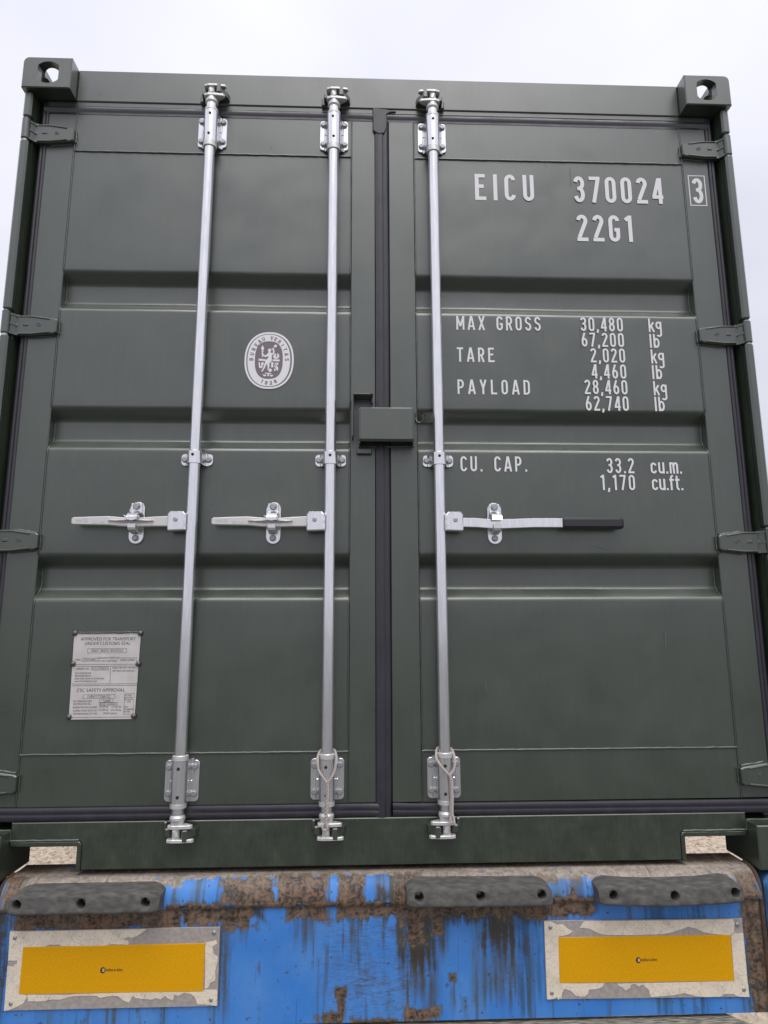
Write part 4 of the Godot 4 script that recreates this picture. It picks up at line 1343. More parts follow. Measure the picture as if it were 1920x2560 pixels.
	if k < 2:
		prism(st, PackedVector2Array([Vector2(cx - 0.0275, y + 0.0175), Vector2(cx - 0.0215, y + 0.0115), Vector2(cx - 0.0135, y + 0.0010), Vector2(cx, y - 0.0015), Vector2(cx + 0.0100, y + 0.0005), Vector2(cx + 0.0215, y + 0.0125), Vector2(cx + 0.0235, y + 0.0170), Vector2(cx + 0.008, y + 0.0105), Vector2(cx - 0.012, y + 0.0105)]), -0.0115, -0.0055, 0.0012)
	cbox(st, Vector3(cx - 0.0225, y + 0.012, ZD + 0.005), Vector3(cx - 0.0175, y + 0.042, ZD + 0.010), 0.001)
	mi(bar, "retainer_hood", done(st), M.zinc)
	st = st_new()
	var hook := PackedVector2Array()
	for v in [Vector2(-0.036, ZD + 0.005), Vector2(-0.033, -0.030), Vector2(-0.028, -0.0155), Vector2(-0.021, -0.0118), Vector2(-0.009, -0.0125), Vector2(-0.009, -0.0150), Vector2(-0.020, -0.0150), Vector2(-0.0255, -0.020), Vector2(-0.029, -0.032), Vector2(-0.031, ZD + 0.005)]:
		hook.append(Vector2(v.y, y + v.x))
	prism(st, hook, cx - 0.0120, cx + 0.0110, 0.0008, Transform3D(Basis(Vector3(0, 0, 1), Vector3(0, 1, 0), Vector3(1, 0, 0)), Vector3.ZERO))
	mi(bar, "retainer_hook", done(st), M.cast)

func lock_box(root: Node3D) -> void:
	var b := group_node(root, "lock_box")
	# cover, open below: front with rolled edges, top, two cheeks
	var st := st_new()
	prism(st, rrect(-0.0815, 1.2500, 0.0915, 1.3600, 0.009, 4), -0.0145, 0.0, 0.006)
	prism(st, PackedVector2Array([Vector2(-0.0805, 1.3595), Vector2(0.0905, 1.3595), Vector2(0.0905, 1.3540), Vector2(-0.0805, 1.3540)]), ZD + 0.001, -0.0140, 0.0)
	cbox(st, Vector3(-0.0810, 1.2450, ZD + 0.001), Vector3(-0.0765, 1.3535, -0.0138), 0.001)
	cbox(st, Vector3(0.0865, 1.2450, ZD + 0.001), Vector3(0.0910, 1.3535, -0.0138), 0.001)
	mi(b, "cover", done(st), M.paint)
	bead(b, seg(Vector3(-0.084, 1.246, ZD + 0.001), Vector3(0.096, 1.249, ZD + 0.001), 0.008), 0.0035)
	# angle guard on the other leaf
	st = st_new()
	cbox(st, Vector3(-0.1035, 1.268, ZD + 0.0004), Vector3(-0.0985, 1.4085, -0.012), 0.0015)
	cbox(st, Vector3(-0.0982, 1.4040, ZD + 0.0004), Vector3(-0.0370, 1.4085, -0.012), 0.0015)
	cbox(st, Vector3(-0.0412, 1.3840, ZD + 0.0004), Vector3(-0.0370, 1.4036, -0.034), 0.0012)
	mi(b, "guard", done(st), M.paint)
	st = st_new()
	cbox(st, Vector3(-0.0460, 1.4062, -0.0135), Vector3(-0.0372, 1.4092, -0.0105), 0.001)
	mi(b, "rust_chip", done(st), M.orange)
	mi(b, "stop_tab", box_mesh(Vector3(-0.0885, 1.2205, ZD + 0.0004), Vector3(-0.0405, 1.2375, ZD + 0.0145), 0.002), M.paint)
	# cargo hook at the edge of the lettered leaf
	var path := []
	for i in 5:
		path.append(Vector3(0.1015, 1.3620 - 0.006 * i, ZD + 0.006))
	for i in 11:
		var a := PI + PI * i / 10.0
		path.append(Vector3(0.1125 + 0.0110 * cos(a), 1.3355 + 0.0110 * sin(a), ZD + 0.008 + 0.0006 * i))
	path.append(Vector3(0.1235, 1.3480, ZD + 0.015))
	st = st_new()
	tube(st, path, 0.0027, 8)
	mi(b, "hook", done(st), M.paint)

# ------------------------------------------------------------------ rope ties
func smooth_path(pts: Array, per := 8) -> Array:
	var out := []
	var n := pts.size()
	for i in n - 1:
		var p0: Vector3 = pts[max(i - 1, 0)]
		var p3: Vector3 = pts[min(i + 2, n - 1)]
		for k in per:
			out.append(pts[i].cubic_interpolate(pts[i + 1], p0, p3, float(k) / per))
	out.append(pts[n - 1])
	return out

func rope(parent: Node, called: String, pts: Array, strands: int, helix: float, r: float, pitch: float) -> void:
	var path := smooth_path(pts, 14)
	var st := st_new()
	var d := [0.0]
	for i in range(1, path.size()):
		d.append(d[i - 1] + path[i].distance_to(path[i - 1]))
	for s in strands:
		var line := []
		for i in path.size():
			var t: Vector3 = (path[min(i + 1, path.size() - 1)] - path[max(i - 1, 0)]).normalized()
			var u := Vector3(0, 0, 1) - t * t.z
			u = u.normalized()
			var v := t.cross(u)
			var a: float = TAU * (d[i] / pitch + float(s) / strands)
			line.append(path[i] + (u * cos(a) + v * sin(a)) * helix)
		tube(st, line, r, 6)
	mi(parent, called, done(st), M.rope)

func build_ropes() -> void:
	var a := group_node(self, "rope_tie", Vector3(-0.170, H0, 0))
	a.set_meta("label", "pale rope ending in a loop, tied on the emblem door's locking bar")
	a.set_meta("category", "rope")
	a.set_meta("group", "rope ties on the locking bars")
	rope(a, "loop", [Vector3(-0.002, 0.332, -0.0485), Vector3(-0.018, 0.330, -0.040), Vector3(-0.0255, 0.318, -0.020), Vector3(-0.0265, 0.303, -0.008), Vector3(-0.0226, 0.2817, -0.003), Vector3(-0.0113, 0.265, 0.000), Vector3(-0.001, 0.250, 0.0)], 3, 0.0022, 0.0018, 0.021)
	rope(a, "loop", [Vector3(0.002, 0.332, -0.0485), Vector3(0.020, 0.330, -0.040), Vector3(0.0265, 0.318, -0.020), Vector3(0.0266, 0.303, -0.008), Vector3(0.0214, 0.278, -0.003), Vector3(0.0138, 0.263, 0.000), Vector3(0.003, 0.250, 0.0)], 3, 0.0022, 0.0018, 0.021)
	rope(a, "twisted_tail", [Vector3(0.001, 0.252, 0.0005), Vector3(0.0025, 0.2337, 0.0005), Vector3(0.0025, 0.2148, 0.0005), Vector3(0.001, 0.1958, 0.001), Vector3(0.001, 0.1769, 0.0005), Vector3(0, 0.158, 0.001), Vector3(-0.0020, 0.144, 0.001)], 3, 0.0034, 0.0022, 0.030)
	rope(a, "tail_loop", [Vector3(-0.001, 0.146, 0.001), Vector3(-0.0085, 0.136, 0.001), Vector3(-0.0088, 0.127, 0.000), Vector3(-0.003, 0.1235, 0.000), Vector3(0.003, 0.128, 0.001), Vector3(0.002, 0.138, 0.002), Vector3(-0.001, 0.146, 0.0025)], 3, 0.0017, 0.0018, 0.015)
	var b := group_node(self, "rope_tie", Vector3(0.170, H0, 0))
	b.set_meta("label", "pale braided rope hanging in two ends from the locking bar of the lettered door")
	b.set_meta("category", "rope")
	b.set_meta("group", "rope ties on the locking bars")
	rope(b, "loop", [Vector3(-0.002, 0.334, -0.0485), Vector3(-0.019, 0.332, -0.040), Vector3(-0.0255, 0.319, -0.020), Vector3(-0.0250, 0.306, -0.007), Vector3(-0.0126, 0.2867, 0.0), Vector3(0.0045, 0.2680, 0.0005)], 3, 0.0022, 0.0018, 0.021)
	rope(b, "loop", [Vector3(0.002, 0.334, -0.0485), Vector3(0.020, 0.331, -0.040), Vector3(0.0262, 0.316, -0.020), Vector3(0.0266, 0.300, -0.008), Vector3(0.0220, 0.2804, -0.003), Vector3(0.0140, 0.2700, 0.0), Vector3(0.0095, 0.264, 0.001)], 3, 0.0022, 0.0018, 0.021)
	rope(b, "twisted_tail", [Vector3(0.0075, 0.268, 0.0005), Vector3(0.0126, 0.2526, -0.001), Vector3(0.0138, 0.2274, -0.002), Vector3(0.0145, 0.2021, -0.002), Vector3(0.0132, 0.1769, -0.001), Vector3(0.0130, 0.156, -0.001)], 4, 0.0038, 0.0021, 0.030)
	rope(b, "tail_end", [Vector3(0.0120, 0.160, -0.001), Vector3(0.0095, 0.148, 0.000), Vector3(0.0080, 0.136, 0.001)], 3, 0.0021, 0.0021, 0.016)
	rope(b, "tail_end", [Vector3(0.0145, 0.160, -0.001), Vector3(0.0185, 0.148, 0.000), Vector3(0.0195, 0.136, 0.001)], 3, 0.0021, 0.0021, 0.016)

# ------------------------------------------------------------------ the trailer
const PX := 1.05          # half width of the rear beam

func blotch(x: float, y: float, f: Array) -> float:
	# soft box: 1 inside, falling to 0 over f[4]
	var dx: float = max(f[0] - x, x - f[1])
	var dy: float = max(f[2] - y, y - f[3])
	var d: float = max(dx, dy)
	return clampf(0.5 - d / f[4], 0.0, 1.0)

func worn_image(w: int, h: int, y0: float, y1: float, tans: Array, grime: Array, rusts: Array, streaks: Array, scuffs: Array, seed_: int, base_rust: float) -> ImageTexture:
	var n := FastNoiseLite.new()
	n.seed = seed_
	n.noise_type = FastNoiseLite.TYPE_SIMPLEX_SMOOTH
	n.frequency = 1.0
	n.fractal_octaves = 3
	var out := PackedByteArray()
	out.resize(w * h * 3)
	for i in w:
		var x := lerpf(-PX, PX, (i + 0.5) / w)
		var tt := tans.filter(func(f): return x > f[0] - 0.09 and x < f[1] + 0.09)
		var gg := grime.filter(func(f): return x > f[0] - 0.12 and x < f[1] + 0.12)
		var rr := rusts.filter(func(f): return x > f[0] - 0.09 and x < f[1] + 0.09)
		var ss := streaks.filter(func(f): return absf(x - f[0]) < f[1] * 2.0 + 0.02)
		var cc := scuffs.filter(func(f): return x > f[0] - 0.05 and x < f[1] + 0.05)
		for j in h:
			var y := lerpf(y1, y0, (j + 0.5) / h)
			var big := n.get_noise_3d(x * 6.0, y * 6.0, 1.0)
			var mid := n.get_noise_3d(x * 26.0, y * 20.0, 2.0)
			var sml := n.get_noise_3d(x * 95.0 + mid * 2.0, y * 95.0 + big * 2.0, 3.0)
			var run := n.get_noise_3d(x * 75.0, y * 4.0, 4.0)
			# blue paint, slightly faded in patches
			var c := Color(0.042, 0.225, 0.66).lerp(Color(0.085, 0.275, 0.68), clampf(0.5 + big, 0, 1))
			c = c * (1.0 + 0.05 * run + 0.04 * sml)
			for f in cc:
				var k: float = blotch(x, y + (x - f[0]) * 0.06, f)
				var hatch := n.get_noise_3d(x * 22.0, (y + x * 0.05) * 420.0, 6.0)
				k *= clampf(0.15 + hatch * 1.5 + mid * 0.7, 0, 1) * f[5]
				c = c.lerp(Color(0.085, 0.11, 0.17), k)
			for f in ss:
				# run-down stain: xc, half width, top, bottom, strength, kind
				var k: float = clampf(1.35 - absf(x - f[0] + 0.006 * mid) / f[1], 0, 1)
				k *= smoothstep(f[3] - 0.03, f[3] + 0.05, y + run * 0.05) * (1.0 if y < f[2] else 0.0)
				k *= clampf(0.75 + run * 1.1 + sml * 0.35, 0, 1) * f[4]
				var sc := Color(0.075, 0.068, 0.038) if f[5] == 0 else (Color(0.022, 0.075, 0.16) if f[5] == 1 else Color(0.10, 0.13, 0.11))
				c = c.lerp(sc, k)
			var thin := n.get_noise_3d(x * 34.0, y * 1.6, 15.0) * 0.7 + run * 0.5
			c = c.lerp(Color(0.065, 0.072, 0.050), 0.5 * smoothstep(0.16, 0.46, thin))
			# dark road film running down from the seam
			var film := 0.0
			for f in gg:
				film = max(film, blotch(x, y, f) * f[5])
			film = smoothstep(0.16, 0.66, film + run * 0.40 + mid * 0.24 + sml * 0.10)
			c = c.lerp(Color(0.050, 0.043, 0.026), film * 0.92)
			# rubbed, dusty metal
			var tan := 0.0
			for f in tt:
				tan = max(tan, blotch(x, y, f) * f[5])
			var kt := smoothstep(0.40, 0.58, tan + big * 0.25 + mid * 0.38 + sml * 0.15)
			c = c.lerp(Color(0.20, 0.165, 0.135).lerp(Color(0.42, 0.36, 0.30), clampf(0.5 + mid * 0.5 + sml * 0.8, 0, 1)), kt)
			var rust := base_rust
			for f in rr:
				rust = max(rust, blotch(x, y, f) * f[5])
			var edge := rust + big * 0.30 + mid * 0.36 + run * 0.20 + sml * 0.14
			# olive run-off spreads below the flaking rust
			c = c.lerp(Color(0.085, 0.085, 0.055), 0.65 * smoothstep(0.22, 0.52, edge + run * 0.15))
			var k2 := smoothstep(0.44, 0.58, edge)
			if k2 > 0.0:
				var t := clampf(0.42 + mid * 0.55 + sml * 0.75 + run * 0.35, 0, 1)
				var rc := Color(0.035, 0.022, 0.014).lerp(Color(0.25, 0.175, 0.12), t)
				if sml + big * 0.5 > 0.34:
					rc = rc.lerp(Color(0.22, 0.10, 0.045), 0.6)
				c = c.lerp(rc, k2)
			# chips and pin spots
			if n.get_noise_3d(x * 45.0 + 90.0, y * 45.0, 8.0) > 0.60:
				c = c.lerp(Color(0.09, 0.055, 0.035), 0.8)
			var q := (j * w + i) * 3
			var g := c.linear_to_srgb()
			out[q] = int(clampf(g.r, 0, 1) * 255)
			out[q + 1] = int(clampf(g.g, 0, 1) * 255)
			out[q + 2] = int(clampf(g.b, 0, 1) * 255)
	return ImageTexture.create_from_image(Image.create_from_data(w, h, false, Image.FORMAT_RGB8, out))

func worn_mat(t: Texture2D) -> StandardMaterial3D:
	var m := mat(Color.WHITE, 0.55)
	m.albedo_texture = t
	m.texture_repeat = false
	var hn := seamless(512, 0.06, 77, 4)
	m.heightmap_enabled = true
	m.heightmap_texture = t
	m.heightmap_scale = -0.12
	return m

func build_trailer() -> void:
	var t := group_node(self, "trailer", Vector3(0, H0, 0))
	t.set_meta("label", "trailer with a rusty blue rear beam carrying rubber bumpers and yellow marker plates")
	t.set_meta("category", "trailer")
	# ---- rear panel
	var rusts := [
		[-1.00, -0.56, -0.118, -0.050, 0.03, 0.95], [-0.56, -0.37, -0.112, -0.050, 0.03, 0.85], [-0.275, -0.165, -0.105, -0.05, 0.03, 0.85],
		[-0.135, 0.06, -0.100, -0.05, 0.03, 0.9], [0.045, 0.10, -0.170, -0.05, 0.05, 0.95], [0.09, 0.44, -0.110, -0.05, 0.035, 0.85],
		[0.12, 0.155, -0.150, -0.05, 0.03, 0.9], [0.43, 0.575, -0.112, -0.05, 0.03, 0.85], [-0.142, -0.108, -0.298, -0.270, 0.02, 0.95],
		[-0.200, -0.115, -0.36, -0.330, 0.03, 0.8], [0.045, 0.145, -0.36, -0.325, 0.03, 0.9], [0.165, 0.185, -0.265, -0.245, 0.015, 0.9], [-0.135, -0.115, -0.36, -0.27, 0.015, 0.8],
		[-0.52, -0.35, -0.13, -0.105, 0.03, 0.65], [0.30, 0.36, -0.13, -0.06, 0.03, 0.7], [0.99, 1.05, -0.40, -0.05, 0.03, 0.75], [-0.10, 0.03, -0.37, -0.348, 0.02, 0.75], [0.99, 1.02, -0.37, -0.335, 0.03, 0.9]]
	var grime := [[-1.0, -0.34, -0.098, -0.05, 0.05, 0.9], [-0.13, 0.15, -0.10, -0.05, 0.05, 0.9], [0.04, 0.12, -0.22, -0.05, 0.08, 0.9], [0.10, 0.46, -0.115, -0.05, 0.06, 0.95], [0.25, 0.36, -0.18, -0.05, 0.09, 0.8], [0.42, 0.58, -0.10, -0.05, 0.05, 0.8], [0.99, 1.06, -0.40, -0.05, 0.05, 0.85], [-1.06, -1.02, -0.4, -0.05, 0.04, 0.8]]
	var streaks := [
		[-0.442, 0.018, -0.05, -0.33, 0.85, 0], [-0.395, 0.02, -0.05, -0.15, 0.7, 0], [-0.225, 0.03, -0.05, -0.165, 0.75, 0], [-0.095, 0.010, -0.05, -0.17, 0.9, 0],
		[0.065, 0.028, -0.05, -0.31, 1.0, 0], [0.105, 0.035, -0.05, -0.34, 0.9, 0], [0.150, 0.018, -0.05, -0.20, 0.95, 0], [0.176, 0.008, -0.24, -0.34, 0.8, 0],
		[0.245, 0.02, -0.05, -0.34, 0.6, 2], [0.285, 0.03, -0.05, -0.30, 0.8, 0], [0.335, 0.03, -0.05, -0.33, 0.9, 0], [0.375, 0.022, -0.05, -0.36, 0.75, 1], [0.41, 0.012, -0.05, -0.30, 0.6, 1],
		[0.75, 0.03, -0.05, -0.36, 0.75, 1], [0.80, 0.014, -0.05, -0.36, 0.6, 1], [0.865, 0.018, -0.05, -0.36, 0.8, 1], [0.985, 0.016, -0.05, -0.40, 0.6, 2], [1.02, 0.022, -0.05, -0.40, 0.8, 0],
		[-0.895, 0.022, -0.05, -0.36, 0.55, 2], [-0.73, 0.022, -0.05, -0.36, 0.55, 2], [-0.60, 0.02, -0.05, -0.36, 0.3, 1], [-0.125, 0.012, -0.29, -0.36, 0.8, 0], [0.21, 0.01, -0.30, -0.36, 0.4, 0], [-1.03, 0.02, -0.05, -0.4, 0.75, 1]]
	var scuffs := [[-0.18, 0.055, -0.345, -0.10, 0.05, 0.75], [-0.09, 0.06, -0.285, -0.235, 0.03, 0.95], [-0.02, 0.05, -0.15, -0.12, 0.03, 0.8], [-0.36, -0.2, -0.3, -0.12, 0.1, 0.12]]
	var y0 := -0.357
	var y1 := -0.066
	var wm := worn_mat(worn_image(1280, 180, y0, y1, [], grime, rusts, streaks, scuffs, 31, 0.0))
	var f := func(u: float, v: float) -> Vector3:
		var x := lerpf(-PX, PX, u)
		var y := lerpf(y1, y0, v)
		return Vector3(x, y - 0.0016 * x, -0.002 + noise_a.get_noise_3d(x * 3.0, y * 5.0, 6.0) * 0.002)
	mi(t, "rear_panel", sheet(60, 8, f, Vector3(0, 0, 1)), wm)
	mi(t, "panel_core", box_mesh(Vector3(-PX + 0.002, y0 - 0.001, -0.03), Vector3(PX - 0.002, y1, -0.0055), 0.002), M.rust)
	# rounded edge plates closing the beam
	for sx in [-1.0, 1.0]:
		var st := st_new()
		var pth := [Vector3(sx * 1.050, -0.001, -0.075), Vector3(sx * 1.050, -0.006, -0.035), Vector3(sx * 1.050, -0.022, -0.014), Vector3(sx * 1.050, -0.06, -0.003), Vector3(sx * 1.050, -0.15, -0.002), Vector3(sx * 1.050, -0.36, -0.002)]
		tube(st, smooth_path(pth, 6), 0.0065, 8)
		mi(t, "edge_bar", done(st), M.rust)
	# ---- bolster: flat top, rounded nose
	var prof := []
	for i in 5:
		prof.append(Vector2(-0.152 + 0.026 * i, -0.0008))
	for i in 11:
		var a := PI / 2 * i / 10.0
		prof.append(Vector2(-0.046 + 0.050 * sin(a), -0.071 + 0.070 * cos(a)))
	prof.append(Vector2(-0.006, -0.0735))
	var len := [0.0]
	for i in range(1, prof.size()):
		len.append(len[i - 1] + prof[i].distance_to(prof[i - 1]))
	var total: float = len[-1]
	var btans := [[-1.06, 1.06, -0.128, 0.1, 0.03, 0.78], [-1.05, 1.05, -0.128, -0.09, 0.03, 0.85], [-1.05, -0.56, -0.152, -0.09, 0.03, 0.72], [0.06, 1.05, -0.150, -0.09, 0.03, 0.85], [0.95, 1.05, -0.2, -0.0, 0.03, 0.5], [-1.05, -0.97, -0.25, -0.0, 0.03, 0.7]]
	var brusts := [[-1.05, 1.05, -0.075, 0.1, 0.03, 0.5], [-0.46, -0.31, -0.20, -0.125, 0.04, 0.9], [-0.30, -0.165, -0.20, -0.118, 0.04, 0.9], [-0.135, -0.055, -0.20, -0.115, 0.03, 0.9],
		[0.02, 0.09, -0.20, -0.115, 0.04, 0.85], [0.10, 0.56, -0.16, -0.128, 0.03, 0.6], [0.50, 0.53, -0.20, -0.15, 0.03, 0.7], [-0.56, -0.47, -0.20, -0.185, 0.02, 0.75], [0.98, 1.05, -0.21, -0.13, 0.03, 0.7], [-1.05, -0.99, -0.21, -0.10, 0.03, 0.6], [-0.60, 0.60, -0.20, -0.190, 0.01, 0.85], [-0.95, -0.60, -0.16, -0.135, 0.02, 0.55]]
	var bstreaks := [[0.01, 0.05, -0.08, -0.22, 0.7, 0], [0.10, 0.03, -0.08, -0.22, 0.5, 0], [-0.52, 0.02, -0.06, -0.22, 0.5, 2], [0.48, 0.03, -0.08, -0.22, 0.6, 2], [0.53, 0.02, -0.08, -0.22, 0.7, 0]]
	var bm := worn_mat(worn_image(1280, 128, -total, 0.0, btans, [[0.0, 0.10, -0.2, -0.12, 0.05, 0.8], [-0.02, 0.06, -0.2, -0.16, 0.04, 0.7], [-0.5, 0.58, -0.21, -0.185, 0.02, 0.7]], brusts, bstreaks, [], 47, 0.06))
	var m := prof.size() - 1
	var fb := func(u: float, v: float) -> Vector3:
		var k := int(round(v * m))
		var x := lerpf(-PX, PX, u)
		var d: float = noise_a.get_noise_3d(x * 5.0, len[k] * 14.0, 12.0) * 0.0022 * (1.0 if k > 4 else 0.15)
		return Vector3(x, prof[k].y - (0.0 if k < 5 else 0.0016 * x) - absf(d) * 0.4, prof[k].x + d)
	# uv follows the length along the section
	var st2 := SurfaceTool.new()
	st2.begin(Mesh.PRIMITIVE_TRIANGLES)
	st2.set_smooth_group(1)
	var nx := 90
	for i in nx:
		for k in m:
			var c := [[i, k], [i + 1, k], [i + 1, k + 1], [i, k], [i + 1, k + 1], [i, k + 1]]
			for e in c:
				st2.set_uv(Vector2(float(e[0]) / nx, len[e[1]] / total))
				st2.add_vertex(fb.call(float(e[0]) / nx, float(e[1]) / m))
	st2.generate_normals()
	mi(t, "bolster", st2.commit(), bm)
	mi(t, "bolster_core", box_mesh(Vector3(-PX + 0.004, -0.32, -0.15), Vector3(PX - 0.004, -0.006, -0.052), 0.003), M.rust)
	# ---- rubber bumpers
	bumper(t, -0.998, -0.606, 0.005, [-0.974, -0.808, -0.641], 1)
	bumper(t, 0.052, 0.446, 0.005, [0.084, 0.250, 0.416], 2)
	bumper(t, 0.574, 0.974, -0.001, [0.612, 0.781, 0.949], 3)
	marker(t, PLATE_A, FILM_A, YELLOW_A, RIVET_A, Vector3(-0.757, -0.214, 0.0), "marker plate whose cream film has come off along the foot and the upper right corner")
	marker(t, PLATE_B, FILM_B, YELLOW_B, RIVET_B, Vector3(0.687, -0.2195, 0.0), "marker plate with torn cream film all round its yellow field")
	# ---- worn board below the panel
	var st := st_new()
	prism(st, PackedVector2Array([Vector2(-0.95, -0.02), Vector2(-0.95, 0.16), Vector2(1.10, 0.16), Vector2(0.955, 0.012), Vector2(0.93, -0.02)]), -0.42, -0.3665, 0.003, Transform3D(Basis(Vector3(1, 0, 0), Vector3(0, 0, 1), Vector3(0, 1, 0)), Vector3.ZERO))
	mi(t, "step_board", done(st), M.board)
	# ---- blue end boxes past the beam
	for sx in [-1.0, 1.0]:
		var e := group_node(t, "end_box")
		st = st_new()
		var q := PackedVector2Array()
		for v in rrect(1.066, -0.36, 1.25, -0.012, 0.03, 6):
			q.append(Vector2(v.x * sx, v.y))
		prism(st, q, -0.10, -0.004, 0.008)
		mi(e, "shell", done(st), M.bluebox)
		mi(e, "side_plate", box_mesh(Vector3(sx * 1.074, -0.205, -0.0035), Vector3(sx * 1.24, -0.085, 0.0), 0.001), M.cream)
	# ---- running gear, mostly out of sight
	for sx in [-1.0, 1.0]:
		mi(t, "chassis_rail", box_mesh(Vector3(sx * 0.40, -0.36, -6.6), Vector3(sx * 0.52, -0.03, -0.151), 0.006), M.chassis)
		mi(t, "landing_leg", box_mesh(Vector3(sx * 0.44, -H0, -5.75), Vector3(sx * 0.54, -0.34, -5.65), 0.006), M.chassis)
	mi(t, "front_bolster", box_mesh(Vector3(-1.15, -0.12, -6.05), Vector3(1.15, -0.001, -5.9), 0.006), M.chassis)
	var wst := st_new()
	lathe(wst, [Vector2(0.0, -0.10), Vector2(0.26, -0.10), Vector2(0.30, -0.14), Vector2(0.46, -0.14), Vector2(0.50, -0.10), Vector2(0.50, 0.10), Vector2(0.46, 0.14), Vector2(0.30, 0.14), Vector2(0.26, 0.10), Vector2(0.0, 0.10)], 28, Transform3D(Basis(Vector3(0, 0, 1), PI / 2), Vector3.ZERO))
	var wheel := done(wst)
	for z in [-1.6, -2.9]:
		mi(t, "axle", box_mesh(Vector3(-1.0, -H0 + 0.44, z - 0.06), Vector3(1.0, -H0 + 0.56, z + 0.06), 0.02), M.chassis)
		for sx in [-1.0, 1.0]:
			mi(t, "wheel", wheel, M.tyre, Vector3(sx * 0.95, -H0 + 0.5, z))

func bumper(t: Node3D, x0: float, x1: float, dy: float, holes: Array, seed_: int) -> void:
	var g := group_node(t, "rubber_bumper")
	var c := CSGCombiner3D.new()
	c.name = "block"
	g.add_child(c)
	# rounded section in (z, y)
	var corners := [Vector2(-0.036, -0.012), Vector2(0.050, -0.017), Vector2(0.060, -0.062), Vector2(-0.004, -0.078)]
	var sec := []
	for i in 4:
		var p: Vector2 = corners[i]
		var a: Vector2 = (corners[(i + 3) % 4] - p).normalized() * 0.007
		var b: Vector2 = (corners[(i + 1) % 4] - p).normalized() * 0.007
		for k in 4:
			var s := k / 3.0
			sec.append((p + a).lerp(p, s).lerp(p.lerp(p + b, s), s))
		for k in range(1, 5):
			sec.append((p + b).lerp(corners[(i + 1) % 4] - b, k / 5.0))
	var mid := Vector2(0.015, -0.045)
	var n := 48
	var rings := []
	for i in n + 1:
		var u := float(i) / n
		var e: float = clampf(min(u, 1.0 - u) * (x1 - x0) / 0.014, 0.0, 1.0)
		var sc := lerpf(0.80, 1.0, sqrt(e))
		var sag := 0.0
		if seed_ == 3:
			sag = -0.007 * (1.0 - pow(2.0 * u - 1.0, 2.0)) + 0.004
		elif seed_ == 2:
			sag = -0.003 * u
		var ring := []
		for v in sec:
			var q: Vector2 = mid + (v - mid) * sc
			var x := lerpf(x0, x1, u)
			# taper at the ends of the top face, knocks and tears along the upper front edge
			var slope: float = 0.006 * (1.0 - clampf(min(u, 1.0 - u) / 0.08, 0, 1)) * smoothstep(-0.04, -0.02, v.y)
			var wear: float = noise_a.get_noise_3d(x * 12.0, v.x * 20.0, 20.0 + seed_) * 0.0014
			wear += noise_a.get_noise_3d(x * 55.0, v.y * 60.0, 40.0 + seed_) * 0.0028 * (1.6 if seed_ != 2 else 0.8) * smoothstep(-0.045, -0.028, v.y) * smoothstep(0.02, 0.04, v.x)
			ring.append(Vector3(x, q.y + dy + sag - slope + wear, q.x + wear * 0.8))
		rings.append(ring)
	var st := st_new()
	st.set_smooth_group(2)
	var ns := sec.size()
	for i in n:
		for k in ns:
			var k2 := (k + 1) % ns
			# the section runs clockwise seen along +x, so this order faces outwards everywhere
			for p in [rings[i][k], rings[i + 1][k], rings[i + 1][k2], rings[i][k], rings[i + 1][k2], rings[i][k2]]:
				st.add_vertex(p)
	st.set_smooth_group(-1)
	for w in [0, n]:
		var cen := Vector3.ZERO
		for p in rings[w]:
			cen += p / ns
		for k in ns:
			for p in ([cen, rings[w][k], rings[w][(k + 1) % ns]] if w == 0 else [cen, rings[w][(k + 1) % ns], rings[w][k]]):
				st.add_vertex(p)
	var body := CSGMesh3D.new()
	body.name = "body"
	body.mesh = done(st)
	body.material = M.rubber
	c.add_child(body)
	st = st_new()
	lathe(st, [Vector2(0.0075, 0), Vector2(0.0075, 0.006), Vector2(0.005, 0.008), Vector2(0, 0.008)], 8, Transform3D(Basis(Vector3.RIGHT, PI / 2), Vector3.ZERO))
	var head := done(st)
	for hx in holes:
		var cy := CSGCylinder3D.new()
		cy.name = "bolt_hole"
		cy.operation = CSGShape3D.OPERATION_SUBTRACTION
		cy.radius = 0.0125
		cy.height = 0.06
		cy.sides = 20
		cy.rotation = Vector3(PI / 2, 0, 0)
		var u: float = (hx - x0) / (x1 - x0)
		var sag: float = -0.007 * (1.0 - pow(2.0 * u - 1.0, 2.0)) + 0.004 if seed_ == 3 else 0.0
		cy.position = Vector3(hx, -0.0385 + dy + sag, 0.045)
		cy.material = M.rubber
		c.add_child(cy)
		mi(g, "bolt", head, M.bolt, Vector3(hx, -0.0385 + dy + sag, 0.0155))

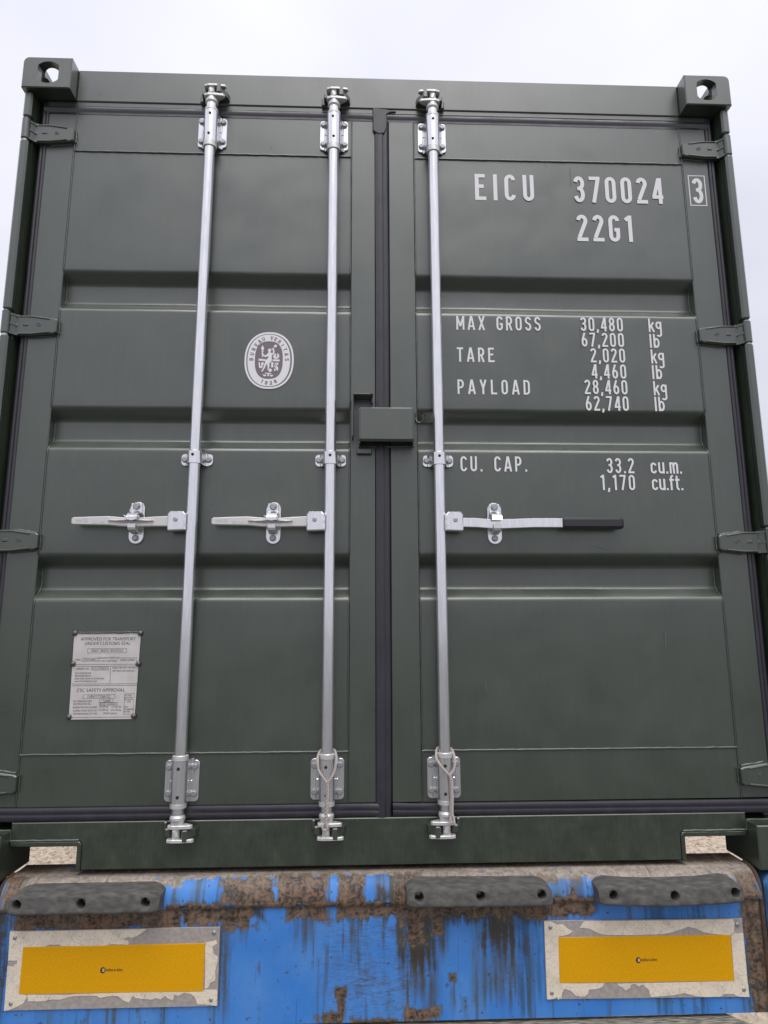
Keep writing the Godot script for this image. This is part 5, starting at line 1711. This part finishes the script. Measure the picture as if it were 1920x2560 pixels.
func marker(t: Node3D, plate: Array, films: Array, yellow: Array, rivets: Array, logo: Vector3, label: String) -> void:
	var g := group_node(t, "marker_plate")
	g.set_meta("label", label)
	var st := st_new()
	prism(st, PackedVector2Array(plate), 0.0, 0.0030, 0.0006)
	mi(g, "backing", done(st), M.bare)
	for fp in films:
		# roughen the torn outline
		var q := PackedVector2Array()
		var n: int = fp.size()
		for i in n:
			var a: Vector2 = fp[i]
			var b: Vector2 = fp[(i + 1) % n]
			var d := a.distance_to(b)
			q.append(a)
			if d < 0.05:
				var k: int = int(d / 0.006)
				for s in range(1, k):
					var p := a.lerp(b, float(s) / k)
					var nn := (b - a).orthogonal().normalized()
					q.append(p + nn * noise_a.get_noise_2d(p.x * 300.0, p.y * 300.0) * 0.0012)
		if Geometry2D.triangulate_polygon(q).is_empty():
			q = PackedVector2Array(fp)
		st = st_new()
		prism(st, q, 0.0031, 0.0042, 0.0)
		mi(g, "film", done(st), M.cream)
	st = st_new()
	prism(st, PackedVector2Array(yellow), 0.0031, 0.0046, 0.0004)
	var y := mi(g, "reflective_field", done(st), M.yellow)
	st = st_new()
	lathe(st, [Vector2(0.0058, 0), Vector2(0.0055, 0.0012), Vector2(0.003, 0.0026), Vector2(0, 0.0028)], 12, Transform3D(Basis(Vector3.RIGHT, PI / 2), Vector3.ZERO), true)
	var rv := done(st)
	for v in rivets:
		mi(g, "rivet", rv, M.bolt, Vector3(v.x, v.y, 0.0040))
	# printed mark: a disc with bars and two words
	var zz := 0.0050
	flat(y, "print", ellipse(logo.x, logo.y, 0.0068, 0.0076, 24), zz, M.mark)
	for k in [-1.0, 0.0, 1.0]:
		flat(y, "print", PackedVector2Array([Vector2(logo.x - 0.0012, logo.y + k * 0.0030 + 0.0011), Vector2(logo.x + 0.0045, logo.y + k * 0.0022 + 0.0008), Vector2(logo.x + 0.0045, logo.y + k * 0.0022 - 0.0005), Vector2(logo.x - 0.0012, logo.y + k * 0.0030 - 0.0009)]), zz + 0.0003, M.cream)
	var tm := TextMesh.new()
	var f := SystemFont.new()
	f.font_names = PackedStringArray(["Droid Sans"])
	f.font_weight = 700
	tm.font = f
	tm.font_size = 32
	tm.pixel_size = 0.0062 / 23.0
	tm.depth = 0.0
	tm.text = "Reflex & Allen"
	tm.horizontal_alignment = HORIZONTAL_ALIGNMENT_LEFT
	tm.vertical_alignment = VERTICAL_ALIGNMENT_BOTTOM
	var bb := tm.get_aabb()
	var o := mi(y, "print", tm, M.mark)
	var k2: float = 0.0425 / max(1e-4, bb.size.x)
	o.scale = Vector3(k2, 1, 1)
	o.position = Vector3(logo.x + 0.0085 - bb.position.x * k2, logo.y - 0.003 - bb.position.y, zz)
